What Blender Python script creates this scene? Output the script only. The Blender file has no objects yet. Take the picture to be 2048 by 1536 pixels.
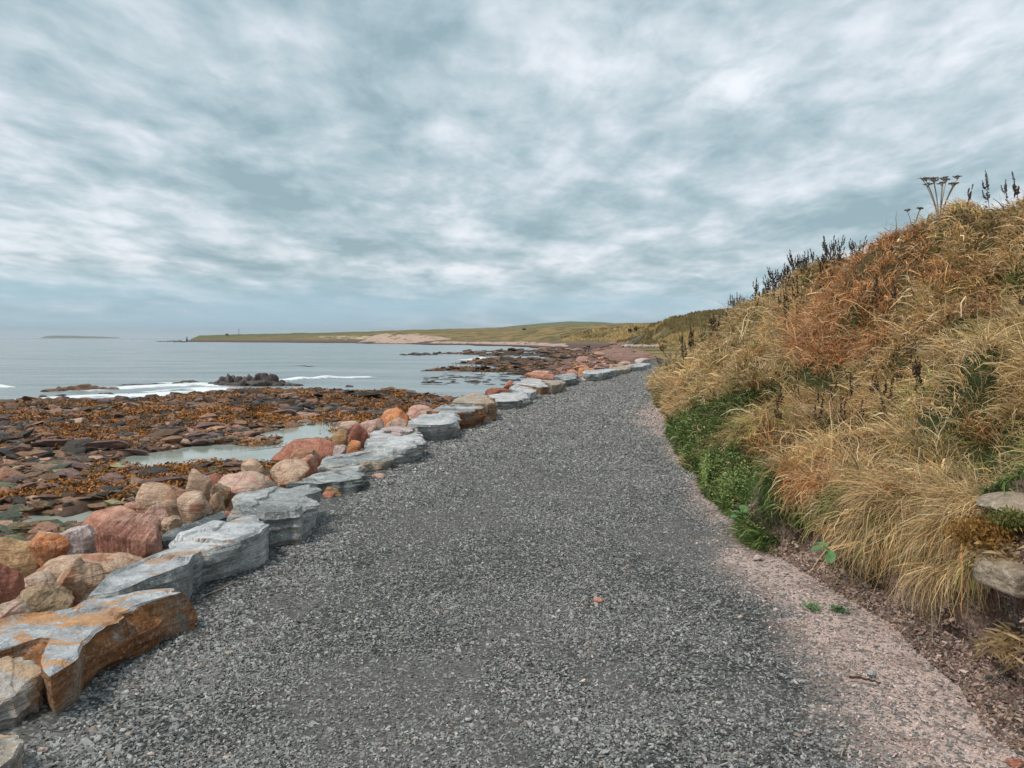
import bpy, bmesh, math, random
import numpy as np
from mathutils import Vector, Matrix

C = bpy.context.scene.collection
D = bpy.data
RAD = math.radians
# ------------------------------------------------------------------ camera
FPX = 1539.0            # focal length in pixels of the 2048 wide photograph
EYE = 1.6
PITCH = math.atan(92 / FPX)
cam_d = D.cameras.new("camera"); cam = D.objects.new("camera", cam_d); C.objects.link(cam)
cam_d.sensor_width = 36.0; cam_d.lens = 36.0 * FPX / 2048.0
cam_d.clip_start = 0.05; cam_d.clip_end = 60000
cam.location = (0, 0, EYE); cam.rotation_euler = (math.pi / 2 - PITCH, 0, 0)
bpy.context.scene.camera = cam
vs = bpy.context.scene.view_settings
vs.view_transform = 'Standard'; vs.look = 'None'; vs.gamma = 1.0; vs.exposure = 0.70

# ------------------------------------------------------------------ node helpers
class NT:
    def __init__(s, tree): s.t = tree; s.n = tree.nodes; s.l = tree.links
    def new(s, typ, **kw):
        nd = s.n.new(typ)
        for k, v in kw.items(): setattr(nd, k, v)
        return nd
    def put(s, sock, v):
        if hasattr(v, 'is_output'): s.l.new(v, sock)
        else:
            if sock.type == 'RGBA' and len(v) == 3: v = tuple(v) + (1,)
            sock.default_value = v
    def math(s, op, a, b=0.0, c=0.0, clamp=False):
        m = s.new('ShaderNodeMath', operation=op); m.use_clamp = clamp
        s.put(m.inputs[0], a); s.put(m.inputs[1], b); s.put(m.inputs[2], c)
        return m.outputs[0]
    def noise(s, vec, scale, detail=4, rough=.55, dist=0.0, dim='3D'):
        n = s.new('ShaderNodeTexNoise', noise_dimensions=dim)
        if vec is not None: s.l.new(vec, n.inputs['Vector'])
        n.inputs['Scale'].default_value = scale; n.inputs['Detail'].default_value = detail
        n.inputs['Roughness'].default_value = rough; n.inputs['Distortion'].default_value = dist
        return n.outputs['Fac']
    def vor(s, vec, scale, feature='F1', out='Distance', rnd=1.0):
        n = s.new('ShaderNodeTexVoronoi', feature=feature)
        if vec is not None: s.l.new(vec, n.inputs['Vector'])
        n.inputs['Scale'].default_value = scale; n.inputs['Randomness'].default_value = rnd
        return n.outputs[out]
    def ramp(s, f, stops, interp='LINEAR'):
        r = s.new('ShaderNodeValToRGB'); r.color_ramp.interpolation = interp
        e = r.color_ramp.elements
        while len(e) < len(stops): e.new(.5)
        for i, (p, c) in enumerate(stops):
            e[i].position = p
            if not hasattr(c, '__len__'): c = (c, c, c)
            e[i].color = tuple(c) + (1,)
        s.put(r.inputs[0], f); return r.outputs[0]
    def mix(s, f, a, b, mode='MIX'):
        m = s.new('ShaderNodeMix', data_type='RGBA', blend_type=mode)
        s.put(m.inputs[0], f); s.put(m.inputs[6], a); s.put(m.inputs[7], b)
        return m.outputs[2]
    def scalev(s, v, xyz):
        m = s.new('ShaderNodeVectorMath', operation='MULTIPLY')
        s.l.new(v, m.inputs[0]); m.inputs[1].default_value = xyz; return m.outputs[0]
    def bump(s, h, dist, strength=1.0, normal=None):
        b = s.new('ShaderNodeBump'); s.put(b.inputs['Height'], h)
        b.inputs['Distance'].default_value = dist; b.inputs['Strength'].default_value = strength
        if normal is not None: s.l.new(normal, b.inputs['Normal'])
        return b.outputs[0]
    def attr(s, name, out='Color'):
        a = s.new('ShaderNodeAttribute'); a.attribute_name = name; return a.outputs[out]

# ------------------------------------------------------------------ world: overcast daylight
SUN_EL, SUN_AZ = RAD(58), RAD(-125)      # azimuth measured from +Y towards +X
world = D.worlds.new("World"); bpy.context.scene.world = world; world.use_nodes = True
w = NT(world.node_tree); w.n.clear()
wo = w.new('ShaderNodeOutputWorld'); bg = w.new('ShaderNodeBackground'); w.l.new(bg.outputs[0], wo.inputs[0])
sky = w.new('ShaderNodeTexSky', sky_type='NISHITA'); sky.sun_disc = False
sky.sun_elevation = SUN_EL; sky.sun_rotation = SUN_AZ; sky.air_density = 1.2; sky.dust_density = 2.0
tc = w.new('ShaderNodeTexCoord'); sep = w.new('ShaderNodeSeparateXYZ'); w.l.new(tc.outputs['Generated'], sep.inputs[0])
dx, dy, dz = sep.outputs
zz = w.math('ADD', w.math('MAXIMUM', dz, 0.0), 0.13)
cmb = w.new('ShaderNodeCombineXYZ')
w.l.new(w.math('DIVIDE', dx, zz), cmb.inputs[0]); w.l.new(w.math('DIVIDE', dy, zz), cmb.inputs[1])
pl = cmb.outputs[0]
mp = w.new('ShaderNodeMapping'); w.l.new(pl, mp.inputs[0])
mp.inputs['Rotation'].default_value = (0, 0, RAD(-14)); mp.inputs['Scale'].default_value = (1.0, .62, 1); mp.inputs['Location'].default_value = (3.1, 7.7, 0)
P = mp.outputs[0]
n1 = w.noise(P, 2.5, 6, .56, .2)
n2 = w.noise(P, 6.5, 7, .60, .3)
n3 = w.noise(P, .55, 2, .5, .0)
n4 = w.vor(w.scalev(P, (1, 1, 1)), 3.2, 'SMOOTH_F1')
dens = w.math('ADD', w.math('MULTIPLY', n1, .54), w.math('ADD', w.math('MULTIPLY', n2, .24), w.math('ADD', w.math('MULTIPLY', n3, .22), w.math('MULTIPLY', w.math('SUBTRACT', .45, n4), .13))))
cloud = w.ramp(dens, [(.405, (.195, .272, .305)), (.46, (.255, .335, .370)), (.515, (.335, .40, .432)), (.565, (.43, .475, .515)), (.64, (.56, .58, .615))])
# brighter breaks in the deck
def blob(px, py, sx, sy):
    a = (px - 1024) / FPX; b = (768 - py) / FPX
    v = Vector((a, math.cos(PITCH) + b * math.sin(PITCH), -math.sin(PITCH) + b * math.cos(PITCH))).normalized()
    ux = w.math('DIVIDE', w.math('SUBTRACT', dx, v.x), sx); uz = w.math('DIVIDE', w.math('SUBTRACT', dz, v.z), sz if False else sy)
    r = w.math('ADD', w.math('MULTIPLY', ux, ux), w.math('MULTIPLY', uz, uz))
    g = w.math('POWER', 2.718, w.math('MULTIPLY', r, -1.0))
    return w.math('MULTIPLY', g, w.math('GREATER_THAN', dy, 0.0))
brk = w.math('MULTIPLY', blob(1480, 170, .06, .032), .85)
for args, k in (((2030, 60, .09, .05), .55), ((1230, 60, .12, .05), .35), ((880, 545, .10, .016), .5), ((60, 90, .3, .03), .1), ((1180, 150, .06, .025), .35), ((1500, 590, .25, .03), .25), ((60, 460, .10, .03), .5)):
    brk = w.math('ADD', brk, w.math('MULTIPLY', blob(*args), k))
brk = w.math('MULTIPLY', brk, w.ramp(n2, [(.30, .15), (.60, 1.0)]), clamp=True)
cloud = w.mix(brk, cloud, (.64, .655, .69))
# band of clear blue just over the horizon, paler right on it
band = w.ramp(w.math('ADD', dz, w.math('MULTIPLY', w.math('SUBTRACT', n2, .5), .03)), [(0.0, 0.35), (.012, 1.0), (.038, .9), (.085, 0.0)])
band = w.math('MULTIPLY', band, w.ramp(w.noise(w.scalev(tc.outputs['Generated'], (1.2, 1.2, 16)), 2.2, 4, .55), [(.34, .45), (.6, 1.0)]))
cloud = w.mix(band, cloud, (.255, .40, .48))
low = w.ramp(dz, [(0.0, 1.0), (.011, 0.0)])
cloud = w.mix(w.math('MULTIPLY', low, .75), cloud, (.44, .53, .575))
skyc = w.mix(1.0, sky.outputs[0], (.1, .1, .1), 'MULTIPLY')
tot = w.mix(.94, skyc, cloud)
w.l.new(tot, bg.inputs[0]); bg.inputs[1].default_value = 1.0

sun_d = D.lights.new("sun", 'SUN'); sun_d.energy = 1.5; sun_d.angle = RAD(12); sun_d.color = (1.0, .93, .84)
sun = D.objects.new("sun", sun_d); C.objects.link(sun)
sv = Vector((math.sin(SUN_AZ) * math.cos(SUN_EL), math.cos(SUN_AZ) * math.cos(SUN_EL), math.sin(SUN_EL)))
sun.rotation_euler = sv.to_track_quat('Z', 'Y').to_euler()

# ------------------------------------------------------------------ maths helpers
rng = np.random.default_rng(7)
def px2w(px, py, z=None, d=None):
    """point of the place seen at photo pixel (px,py): on height z, or at depth d"""
    a = (px - 1024) / FPX; b = (768 - py) / FPX
    v = np.array([a, math.cos(PITCH) + b * math.sin(PITCH), -math.sin(PITCH) + b * math.cos(PITCH)])
    t = (z - EYE) / v[2] if z is not None else d / v[1]
    return np.array([0, 0, EYE]) + v * t
def _hash(i, j, k, s):
    h = (i * 374761393 + j * 668265263 + k * 2147483647 + s * 974634777) & 0xffffffff
    h = ((h ^ (h >> 13)) * 1274126177) & 0xffffffff
    h = ((h ^ (h >> 16)) * 2246822519) & 0xffffffff
    return ((h ^ (h >> 15)) & 0xffffff) / float(0xffffff)
def vn(p, s=0):
    p = np.asarray(p, float)
    if p.shape[1] == 2: p = np.column_stack([p, np.zeros(len(p))])
    i = np.floor(p).astype(np.int64); f = p - i; f = f * f * (3 - 2 * f); r = 0
    for a in (0, 1):
        for b in (0, 1):
            for c in (0, 1):
                wgt = (f[:, 0] if a else 1 - f[:, 0]) * (f[:, 1] if b else 1 - f[:, 1]) * (f[:, 2] if c else 1 - f[:, 2])
                r = r + wgt * _hash(i[:, 0] + a, i[:, 1] + b, i[:, 2] + c, s)
    return r
def fbm(p, o=4, s=0, g=.5):
    r = 0; a = 1; t = 0; p = np.asarray(p, float)
    for k in range(o):
        r = r + a * vn(p * (2 ** k) + 13.7 * k, s + k * 17); t += a; a *= g
    return r / t
def ss(x, a, b):
    t = np.clip((x - a) / (b - a), 0, 1); return t * t * (3 - 2 * t)

def mk(name, V, F, mat, parent=None, smooth=False, col=None, attrs=None, mats=None, mi=None, link=True):
    me = D.meshes.new(name); V = np.asarray(V, np.float32); F = np.asarray(F, np.int32)
    n, k = F.shape
    me.vertices.add(len(V)); me.vertices.foreach_set('co', V.ravel())
    me.loops.add(n * k); me.loops.foreach_set('vertex_index', F.ravel())
    me.polygons.add(n); me.polygons.foreach_set('loop_start', np.arange(0, n * k, k, dtype=np.int32))
    if smooth: me.polygons.foreach_set('use_smooth', np.ones(n, bool))
    else: me.polygons.foreach_set('use_smooth', np.zeros(n, bool))
    for m in (mats or [mat]): me.materials.append(m)
    if mi is not None: me.polygons.foreach_set('material_index', np.asarray(mi, np.int32))
    me.update(calc_edges=True)
    if col is not None:
        a = me.color_attributes.new('col', 'FLOAT_COLOR', 'POINT')
        c = np.ones((len(V), 4), np.float32); c[:, :3] = col; a.data.foreach_set('color', c.ravel())
    for kx, vx in (attrs or {}).items():
        a = me.attributes.new(kx, 'FLOAT', 'POINT'); a.data.foreach_set('value', np.asarray(vx, np.float32))
    o = D.objects.new(name, me)
    if link: C.objects.link(o)
    if parent is not None: o.parent = parent
    return o
def tag(o, label=None, cat=None, group=None, kind=None):
    if label: o['label'] = label
    if cat: o['category'] = cat
    if group: o['group'] = group
    if kind: o['kind'] = kind
    return o
def empty(name, loc, label, cat, group=None, rz=0):
    o = D.objects.new(name, None); C.objects.link(o); o.location = loc; o.rotation_euler = (0, 0, rz)
    return tag(o, label, cat, group)
def grid_faces(nr, nc, wrap=False):
    r = np.arange(nr - 1)[:, None]; c = np.arange(nc if wrap else nc - 1)[None, :]; c2 = (c + 1) % nc
    return np.stack([r * nc + c, r * nc + c2, (r + 1) * nc + c2, (r + 1) * nc + c], -1).reshape(-1, 4)
_ico = {}
def ico(n):
    if n not in _ico:
        bm = bmesh.new(); bmesh.ops.create_icosphere(bm, subdivisions=n, radius=1)
        bm.verts.ensure_lookup_table()
        _ico[n] = (np.array([v.co[:] for v in bm.verts]), np.array([[v.index for v in f.verts] for f in bm.faces])); bm.free()
    V, F = _ico[n]; return V.copy(), F
def rotm(ax, a):
    return np.array(Matrix.Rotation(a, 3, ax))

# ------------------------------------------------------------------ materials
def new_mat(name):
    m = D.materials.new(name); m.use_nodes = True; t = NT(m.node_tree); t.n.clear()
    o = t.new('ShaderNodeOutputMaterial'); b = t.new('ShaderNodeBsdfPrincipled'); t.l.new(b.outputs[0], o.inputs[0])
    return m, t, b
def rock_mat(name, c1, c2, c3, strata=0.0, stain=None, stain_amt=.5, rough=.82, scale=1.0, vein=0.0, axis=2):
    m, t, b = new_mat(name)
    tcn = t.new('ShaderNodeTexCoord'); oi = t.new('ShaderNodeObjectInfo')
    ad = t.new('ShaderNodeVectorMath', operation='ADD'); t.l.new(tcn.outputs['Object'], ad.inputs[0])
    ml = t.math('MULTIPLY', oi.outputs['Random'], 37.0); t.l.new(ml, ad.inputs[1]); p = ad.outputs[0]
    big = t.noise(p, 2.0 * scale, 5, .6, .4)
    col = t.ramp(big, [(.36, c1), (.50, c2), (.64, c3)])
    mid = t.noise(p, 9 * scale, 6, .7)
    col = t.mix(t.ramp(mid, [(.38, .55), (.55, 0.0)]), col, tuple(x * .52 for x in c1))
    spk = t.noise(p, 46 * scale, 3, .7)
    col = t.mix(t.ramp(spk, [(.52, 0.0), (.74, .55)]), col, tuple(min(1, x * 1.7 + .04) for x in c3))
    h = t.math('ADD', t.math('MULTIPLY', mid, 1.1), t.math('ADD', t.math('MULTIPLY', spk, .3), t.math('MULTIPLY', t.math('ABSOLUTE', t.math('SUBTRACT', big, .5)), 2.2)))
    if strata > 0:
        sc = [3.0, 3.0, 3.0]; sc[axis] = 34.0
        st = t.noise(t.scalev(p, tuple(sc)), 1.0 * scale, 5, .65, .6)
        lines = t.ramp(st, [(.36, 1.0), (.47, 0.0)])
        col = t.mix(t.math('MULTIPLY', lines, .55 * strata), col, tuple(x * .35 for x in c1))
        li2 = t.ramp(st, [(.56, 0.0), (.66, 1.0)])
        col = t.mix(t.math('MULTIPLY', li2, .35 * strata), col, tuple(min(1, x * 1.35 + .03) for x in c3))
        h = t.math('ADD', h, t.math('MULTIPLY', st, 1.6 * strata))
    if vein > 0:
        v = t.vor(p, 3.2 * scale, 'DISTANCE_TO_EDGE')
        vm = t.ramp(v, [(.0, 1.0), (.035, 0.0)])
        col = t.mix(t.math('MULTIPLY', vm, vein), col, tuple(x * .3 for x in c1))
        h = t.math('SUBTRACT', h, t.math('MULTIPLY', vm, .6 * vein))
    if stain is not None:
        s1 = t.noise(t.scalev(p, (1.0, 2.0, 1.0)), 2.3 * scale, 7, .62, .8)
        sm = t.ramp(s1, [(.62 - stain_amt * .26, 0.0), (.66 - stain_amt * .26, 1.0)])
        sc2 = t.ramp(t.noise(p, 12 * scale, 4, .7), [(.35, tuple(x * .62 for x in stain)), (.65, stain)])
        col = t.mix(t.math('MULTIPLY', sm, .85), col, sc2)
    t.l.new(col, b.inputs['Base Color']); b.inputs['Roughness'].default_value = rough
    b.inputs['Specular IOR Level'].default_value = .3
    t.l.new(t.bump(h, .034, 1.0), b.inputs['Normal'])
    return m
M = {}
SL = dict(strata=.8, rough=.62)
M['slate'] = rock_mat('slate_grey', (.20, .215, .21), (.37, .38, .375), (.53, .53, .52), **SL)
M['slate_pale'] = rock_mat('slate_pale', (.36, .37, .375), (.53, .54, .545), (.68, .68, .68), strata=.55, rough=.6, stain=(.56, .36, .25), stain_amt=.18)
M['slate_orange'] = rock_mat('slate_orange', (.30, .31, .32), (.43, .44, .45), (.55, .55, .55), strata=.6, rough=.65, stain=(.66, .33, .13), stain_amt=.46)
M['slate_brown'] = rock_mat('slate_brown', (.17, .095, .05), (.30, .17, .085), (.42, .27, .16), strata=.8, rough=.75, stain=(.40, .36, .31), stain_amt=.2)
M['slate_dark'] = rock_mat('slate_dark', (.08, .095, .09), (.18, .195, .185), (.34, .35, .335), **SL)
M['slate_tan'] = rock_mat('slate_tan', (.30, .27, .22), (.42, .37, .31), (.52, .47, .42), strata=.8, stain=(.62, .42, .26), stain_amt=.4)
M['slate_face'] = rock_mat('slate_broken_face', (.24, .25, .24), (.43, .44, .43), (.62, .62, .61), strata=.7, rough=.6, stain=(.50, .42, .34), stain_amt=.15)
M['rust'] = rock_mat('rust_face', (.22, .085, .03), (.38, .16, .055), (.40, .33, .27), strata=.5, rough=.8, stain=(.33, .32, .29), stain_amt=.25)
RK = dict(rough=.8)
M['red'] = rock_mat('red_sandstone', (.36, .13, .08), (.52, .22, .145), (.60, .33, .24), strata=.25, vein=.25, **RK)
M['darkred'] = rock_mat('dark_red_sandstone', (.20, .08, .055), (.33, .125, .085), (.44, .20, .14), strata=.25, **RK)
M['orange'] = rock_mat('orange_sandstone', (.46, .15, .055), (.66, .25, .10), (.66, .40, .26), strata=.2, vein=.2, **RK)
M['tan'] = rock_mat('tan_sandstone', (.42, .27, .18), (.58, .385, .265), (.66, .47, .35), strata=.55, vein=.25, stain=(.48, .22, .13), stain_amt=.3, **RK)
M['pink'] = rock_mat('pink_sandstone', (.48, .25, .19), (.64, .37, .29), (.69, .47, .39), strata=.4, vein=.4, stain=(.55, .46, .34), stain_amt=.35, **RK)
M['palepink'] = rock_mat('pale_pink_stone', (.42, .30, .27), (.56, .44, .41), (.64, .57, .55), vein=.25, **RK)
M['ochre'] = rock_mat('ochre_stone', (.26, .15, .07), (.46, .26, .13), (.58, .37, .20), strata=.8, **RK)
M['olive'] = rock_mat('olive_pink_stone', (.24, .17, .10), (.36, .26, .16), (.52, .32, .22), vein=.2, **RK)
M['striped'] = rock_mat('striped_red_sandstone', (.30, .12, .08), (.50, .235, .165), (.58, .35, .27), strata=.9, axis=0, **RK)
M['purple'] = rock_mat('purple_brown_stone', (.10, .065, .06), (.20, .12, .105), (.30, .19, .16), strata=.4, **RK)
M['wetdark'] = rock_mat('dark_wet_stone', (.030, .028, .028), (.065, .055, .052), (.13, .105, .095), strata=.5, rough=.5)
M['reef'] = rock_mat('dark_reef_rock', (.035, .03, .028), (.085, .068, .06), (.17, .13, .115), rough=.7)
M['buff'] = rock_mat('buff_stone', (.26, .20, .14), (.38, .30, .22), (.46, .38, .30), rough=.85)
M['brownrock'] = rock_mat('brown_shore_stone', (.10, .06, .035), (.19, .11, .065), (.31, .19, .125), strata=.4, **RK)
BEACH = ['brownrock', 'purple', 'darkred', 'wetdark', 'red', 'ochre']

# attribute coloured rock / terrain
def attr_mat(name, rough=.85, bumpd=.02, bscale=14, var=.45, spec=.25, extra=None, translucent=0):
    m, t, b = new_mat(name)
    c = t.attr('col'); g = t.new('ShaderNodeNewGeometry'); p = g.outputs['Position']
    n = t.noise(p, bscale, 6, .65)
    c2 = t.mix(1.0, c, t.ramp(n, [(.32, 1 - var), (.68, 1 + var)]), 'MULTIPLY')
    if bumpd > 0: t.l.new(t.bump(n, bumpd, 1.0), b.inputs['Normal'])
    t.l.new(c2, b.inputs['Base Color']); b.inputs['Roughness'].default_value = rough
    b.inputs['Specular IOR Level'].default_value = spec
    return m, t, b
M['shore_mass'] = attr_mat('shore_stones', .7, .03, 18, .5, .3)[0]
M['ground'] = attr_mat('ground_surface', .9, .05, 3.0, .45, .15)[0]
M['soil'] = attr_mat('bank_soil', .95, .03, 55, .75, .1)[0]
M['chips'] = attr_mat('gravel_chips', .7, .004, 90, .25, .35)[0]
def blade_mat(name, trans=.25):
    m, t, b = new_mat(name); c = t.attr('col'); t.l.new(c, b.inputs['Base Color'])
    b.inputs['Roughness'].default_value = .65; b.inputs['Specular IOR Level'].default_value = .2
    tr = t.new('ShaderNodeBsdfTranslucent'); t.l.new(c, tr.inputs[0])
    mx = t.new('ShaderNodeMixShader'); mx.inputs[0].default_value = trans
    t.l.new(b.outputs[0], mx.inputs[1]); t.l.new(tr.outputs[0], mx.inputs[2])
    t.l.new(mx.outputs[0], [n for n in t.n if n.type == 'OUTPUT_MATERIAL'][0].inputs[0]); return m
M['blade'] = blade_mat('grass_blades'); M['weed'] = blade_mat('seaweed_fronds', .12)
def plain(name, c, rough=.8, var=.3, sc=30):
    m, t, b = new_mat(name); tcn = t.new('ShaderNodeTexCoord')
    n = t.noise(tcn.outputs['Object'], sc, 4, .6)
    t.l.new(t.ramp(n, [(.3, tuple(x * (1 - var) for x in c)), (.7, tuple(min(1, x * (1 + var)) for x in c))]), b.inputs['Base Color'])
    b.inputs['Roughness'].default_value = rough; b.inputs['Specular IOR Level'].default_value = .2
    return m
M['stem'] = plain('dry_stem', (.22, .15, .09)); M['seed'] = plain('dark_seed_head', (.065, .040, .028), .9, .5, 60)
M['palestem'] = plain('pale_dry_stem', (.34, .27, .20)); M['umbel'] = plain('umbel_seed', (.19, .14, .11))
M['leaf'] = plain('green_leaf', (.10, .20, .07), .5, .35, 20)
M['darkleaf'] = plain('withered_leaf', (.05, .055, .03), .8, .4, 30)
M['white'] = plain('white_paint', (.7, .7, .7)); M['iron'] = plain('dark_iron', (.04, .04, .045))
M['cloth_dark'] = plain('dark_jacket', (.02, .022, .035)); M['cloth_red'] = plain('brown_coat', (.16, .07, .05)); M['skin'] = plain('skin', (.45, .28, .2))
M['trouser'] = plain('grey_trousers', (.10, .11, .14)); M['bush'] = plain('bush_leaves', (.05, .03, .02)); M['greenbush'] = plain('bush_green', (.035, .05, .02))

# ------------------------------------------------------------------ plan of the place
SEA = -2.0
EL = np.array([(-8, -2.1), (1, -2.0), (3, -1.95), (4.4, -1.82), (5.8, -1.75), (7.8, -1.6), (11, -1.24), (17, -.38), (23, .95), (29.3, 2.5), (36, 4.9), (42, 7.2), (60, 12), (100, 17), (145, 21), (190, 30), (260, 45), (2000, 400)])
ER = np.array([(-8, 2.0), (1, 2.0), (3, 1.98), (4.3, 2.0), (5.5, 1.95), (6.1, 1.82), (8.4, 2.05), (12.7, 2.65), (15, 3.15), (18.4, 3.5), (25, 4.7), (35.7, 7.5), (42, 10.2), (60, 16)])
def eleft(y): return np.interp(y, EL[:, 0], EL[:, 1])
def eright(y): return np.interp(y, ER[:, 0], ER[:, 1])
def poly_px(pts, z=SEA): return np.array([px2w(a, b, z=z)[:2] for a, b in pts])
def sdf(P, poly):
    """signed distance, positive inside"""
    d = np.full(len(P), 1e9); ins = np.zeros(len(P), bool); n = len(poly)
    for i in range(n):
        a = poly[i]; b = poly[(i + 1) % n]; e = b - a; wv = P - a
        t = np.clip((wv @ e) / (e @ e + 1e-12), 0, 1); q = wv - t[:, None] * e
        d = np.minimum(d, (q ** 2).sum(1))
        c = ((a[1] > P[:, 1]) != (b[1] > P[:, 1])) & (P[:, 0] < (b[0] - a[0]) * (P[:, 1] - a[1]) / (b[1] - a[1] + 1e-12) + a[0])
        ins ^= c
    d = np.sqrt(d); return np.where(ins, d, -d)
near_land = poly_px([(-2500, 822), (-400, 816), (0, 812), (100, 806), (240, 806), (330, 797), (430, 788), (560, 783), (640, 787), (760, 788), (880, 793), (935, 800)])
near_land = np.vstack([near_land, [(-.5, 24), (3, 18), (3, -10), (-80, -10)]])
far_land = np.vstack([poly_px([(1100, 755), (1060, 750), (1030, 746), (1075, 738), (1120, 731), (1100, 724), (1130, 717), (1090, 711), (1060, 706), (1100, 701), (1140, 697.5), (1300, 697.5)]), [(200, 300), (40, 45), (6, 30), (5, 44)]])
ridges = [((880, 742), (1120, 745), 1.3), ((960, 728), (1120, 728), 1.3), ((1010, 721), (1150, 722), 2.0), ((965, 723.5), (1010, 725), 1.2), ((905, 708), (1110, 711), 3.0), ((990, 703.5), (1100, 702), 4.0), ((1000, 734), (1120, 736), 1.2)]
ridges = [(px2w(*a, z=SEA)[:2], px2w(*b, z=SEA)[:2], r) for a, b, r in ridges]
pools = [poly_px(p, -1.62) for p in (
    [(215, 936), (250, 915), (330, 900), (440, 888), (520, 893), (600, 890), (640, 884), (600, 903), (480, 920), (400, 932), (300, 942)],
    [(520, 872), (560, 862), (610, 850), (655, 848), (668, 860), (640, 874), (600, 880)],
    [(28, 1052), (60, 1043), (120, 1030), (190, 1018), (215, 1030), (160, 1046), (110, 1062), (30, 1066)],
    [(430, 905), (520, 912), (560, 900), (620, 915), (560, 925), (470, 928)])]
# far coast: columns of (distance, height)
FAR = [
    (-3000, [(240, -4), (1500, -4)]), (330, [(240, -4), (1500, -4)]),
    (372, [(240, -4), (690, -3), (735, -1.7), (760, -2.4), (1500, -4)]),
    (400, [(240, -4), (680, -2.6), (700, -1.2), (735, 3.2), (900, 3.6), (1500, 1)]),
    (440, [(240, -4), (672, -2.6), (692, -1.3), (705, .5), (740, 4.2), (900, 4.0), (1500, 2)]),
    (560, [(240, -4), (600, -2.6), (625, -1.2), (650, .6), (690, 3), (850, 6.0), (1500, 4)]),
    (700, [(240, -4), (545, -2.6), (562, -1.2), (590, 1.2), (620, 3.8), (950, 9.0), (1500, 6)]),
    (800, [(240, -4), (452, -2.6), (466, -1.5), (500, .4), (530, 4.1), (560, 4.5), (950, 10.9), (1500, 8)]),
    (900, [(240, -4), (388, -2.6), (402, -1.4), (440, -.2), (480, 2.9), (520, 3.3), (1000, 14.0), (1500, 11)]),
    (1000, [(240, -4), (335, -2.6), (350, -1.3), (390, -.3), (420, 1.6), (450, 2.9), (1000, 15.6), (1500, 12)]),
    (1110, [(240, -3), (258, -2.2), (270, -1.3), (300, -.7), (330, 1.5), (370, 4.6), (420, 6.3), (1000, 18.5), (1500, 14)]),
    (1200, [(235, -1.5), (250, -1.2), (285, -.2), (310, 3), (350, 6.2), (1000, 19.8), (1500, 15)]),
    (1250, [(200, -.4), (230, .3), (260, 2.4), (300, 5.0), (340, 6.4), (1000, 20.6), (1500, 16)]),
    (1285, [(145, 0), (180, .7), (215, 1.7), (260, 3.0), (300, 5.6), (1000, 21.2), (1500, 16)]),
    (1300, [(145, 0), (160, 1.2), (185, 4.2), (215, 4.4), (300, 6), (1000, 21.5), (1500, 16)]),
    (1340, [(140, 0), (152, .8), (175, 6.1), (220, 6.0), (300, 7), (1000, 22), (1500, 16)]),
    (1420, [(125, 0), (145, 1.0), (170, 6.7), (220, 7), (1000, 22), (1500, 16)]),
    (2200, [(100, 0), (120, 1.0), (160, 7.2), (220, 8), (1000, 22), (1500, 16)]), (9000, [(60, 1), (100, 4), (1500, 16)])]
def far_z(x, y):
    pxc = 1024 + FPX * x / np.maximum(y, .1); pxc = np.where(y <= 0, np.where(x > 0, 9000, -3000), pxc)
    cols = np.array([c for c, _ in FAR], float)
    zs = np.array([np.interp(y, [a for a, _ in pr], [b for _, b in pr]) for _, pr in FAR])
    k = np.clip(np.searchsorted(cols, pxc) - 1, 0, len(cols) - 2)
    t = np.clip((pxc - cols[k]) / (cols[k + 1] - cols[k]), 0, 1)
    ii = np.arange(len(x)); return zs[k, ii] * (1 - t) + zs[k + 1, ii] * t
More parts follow.
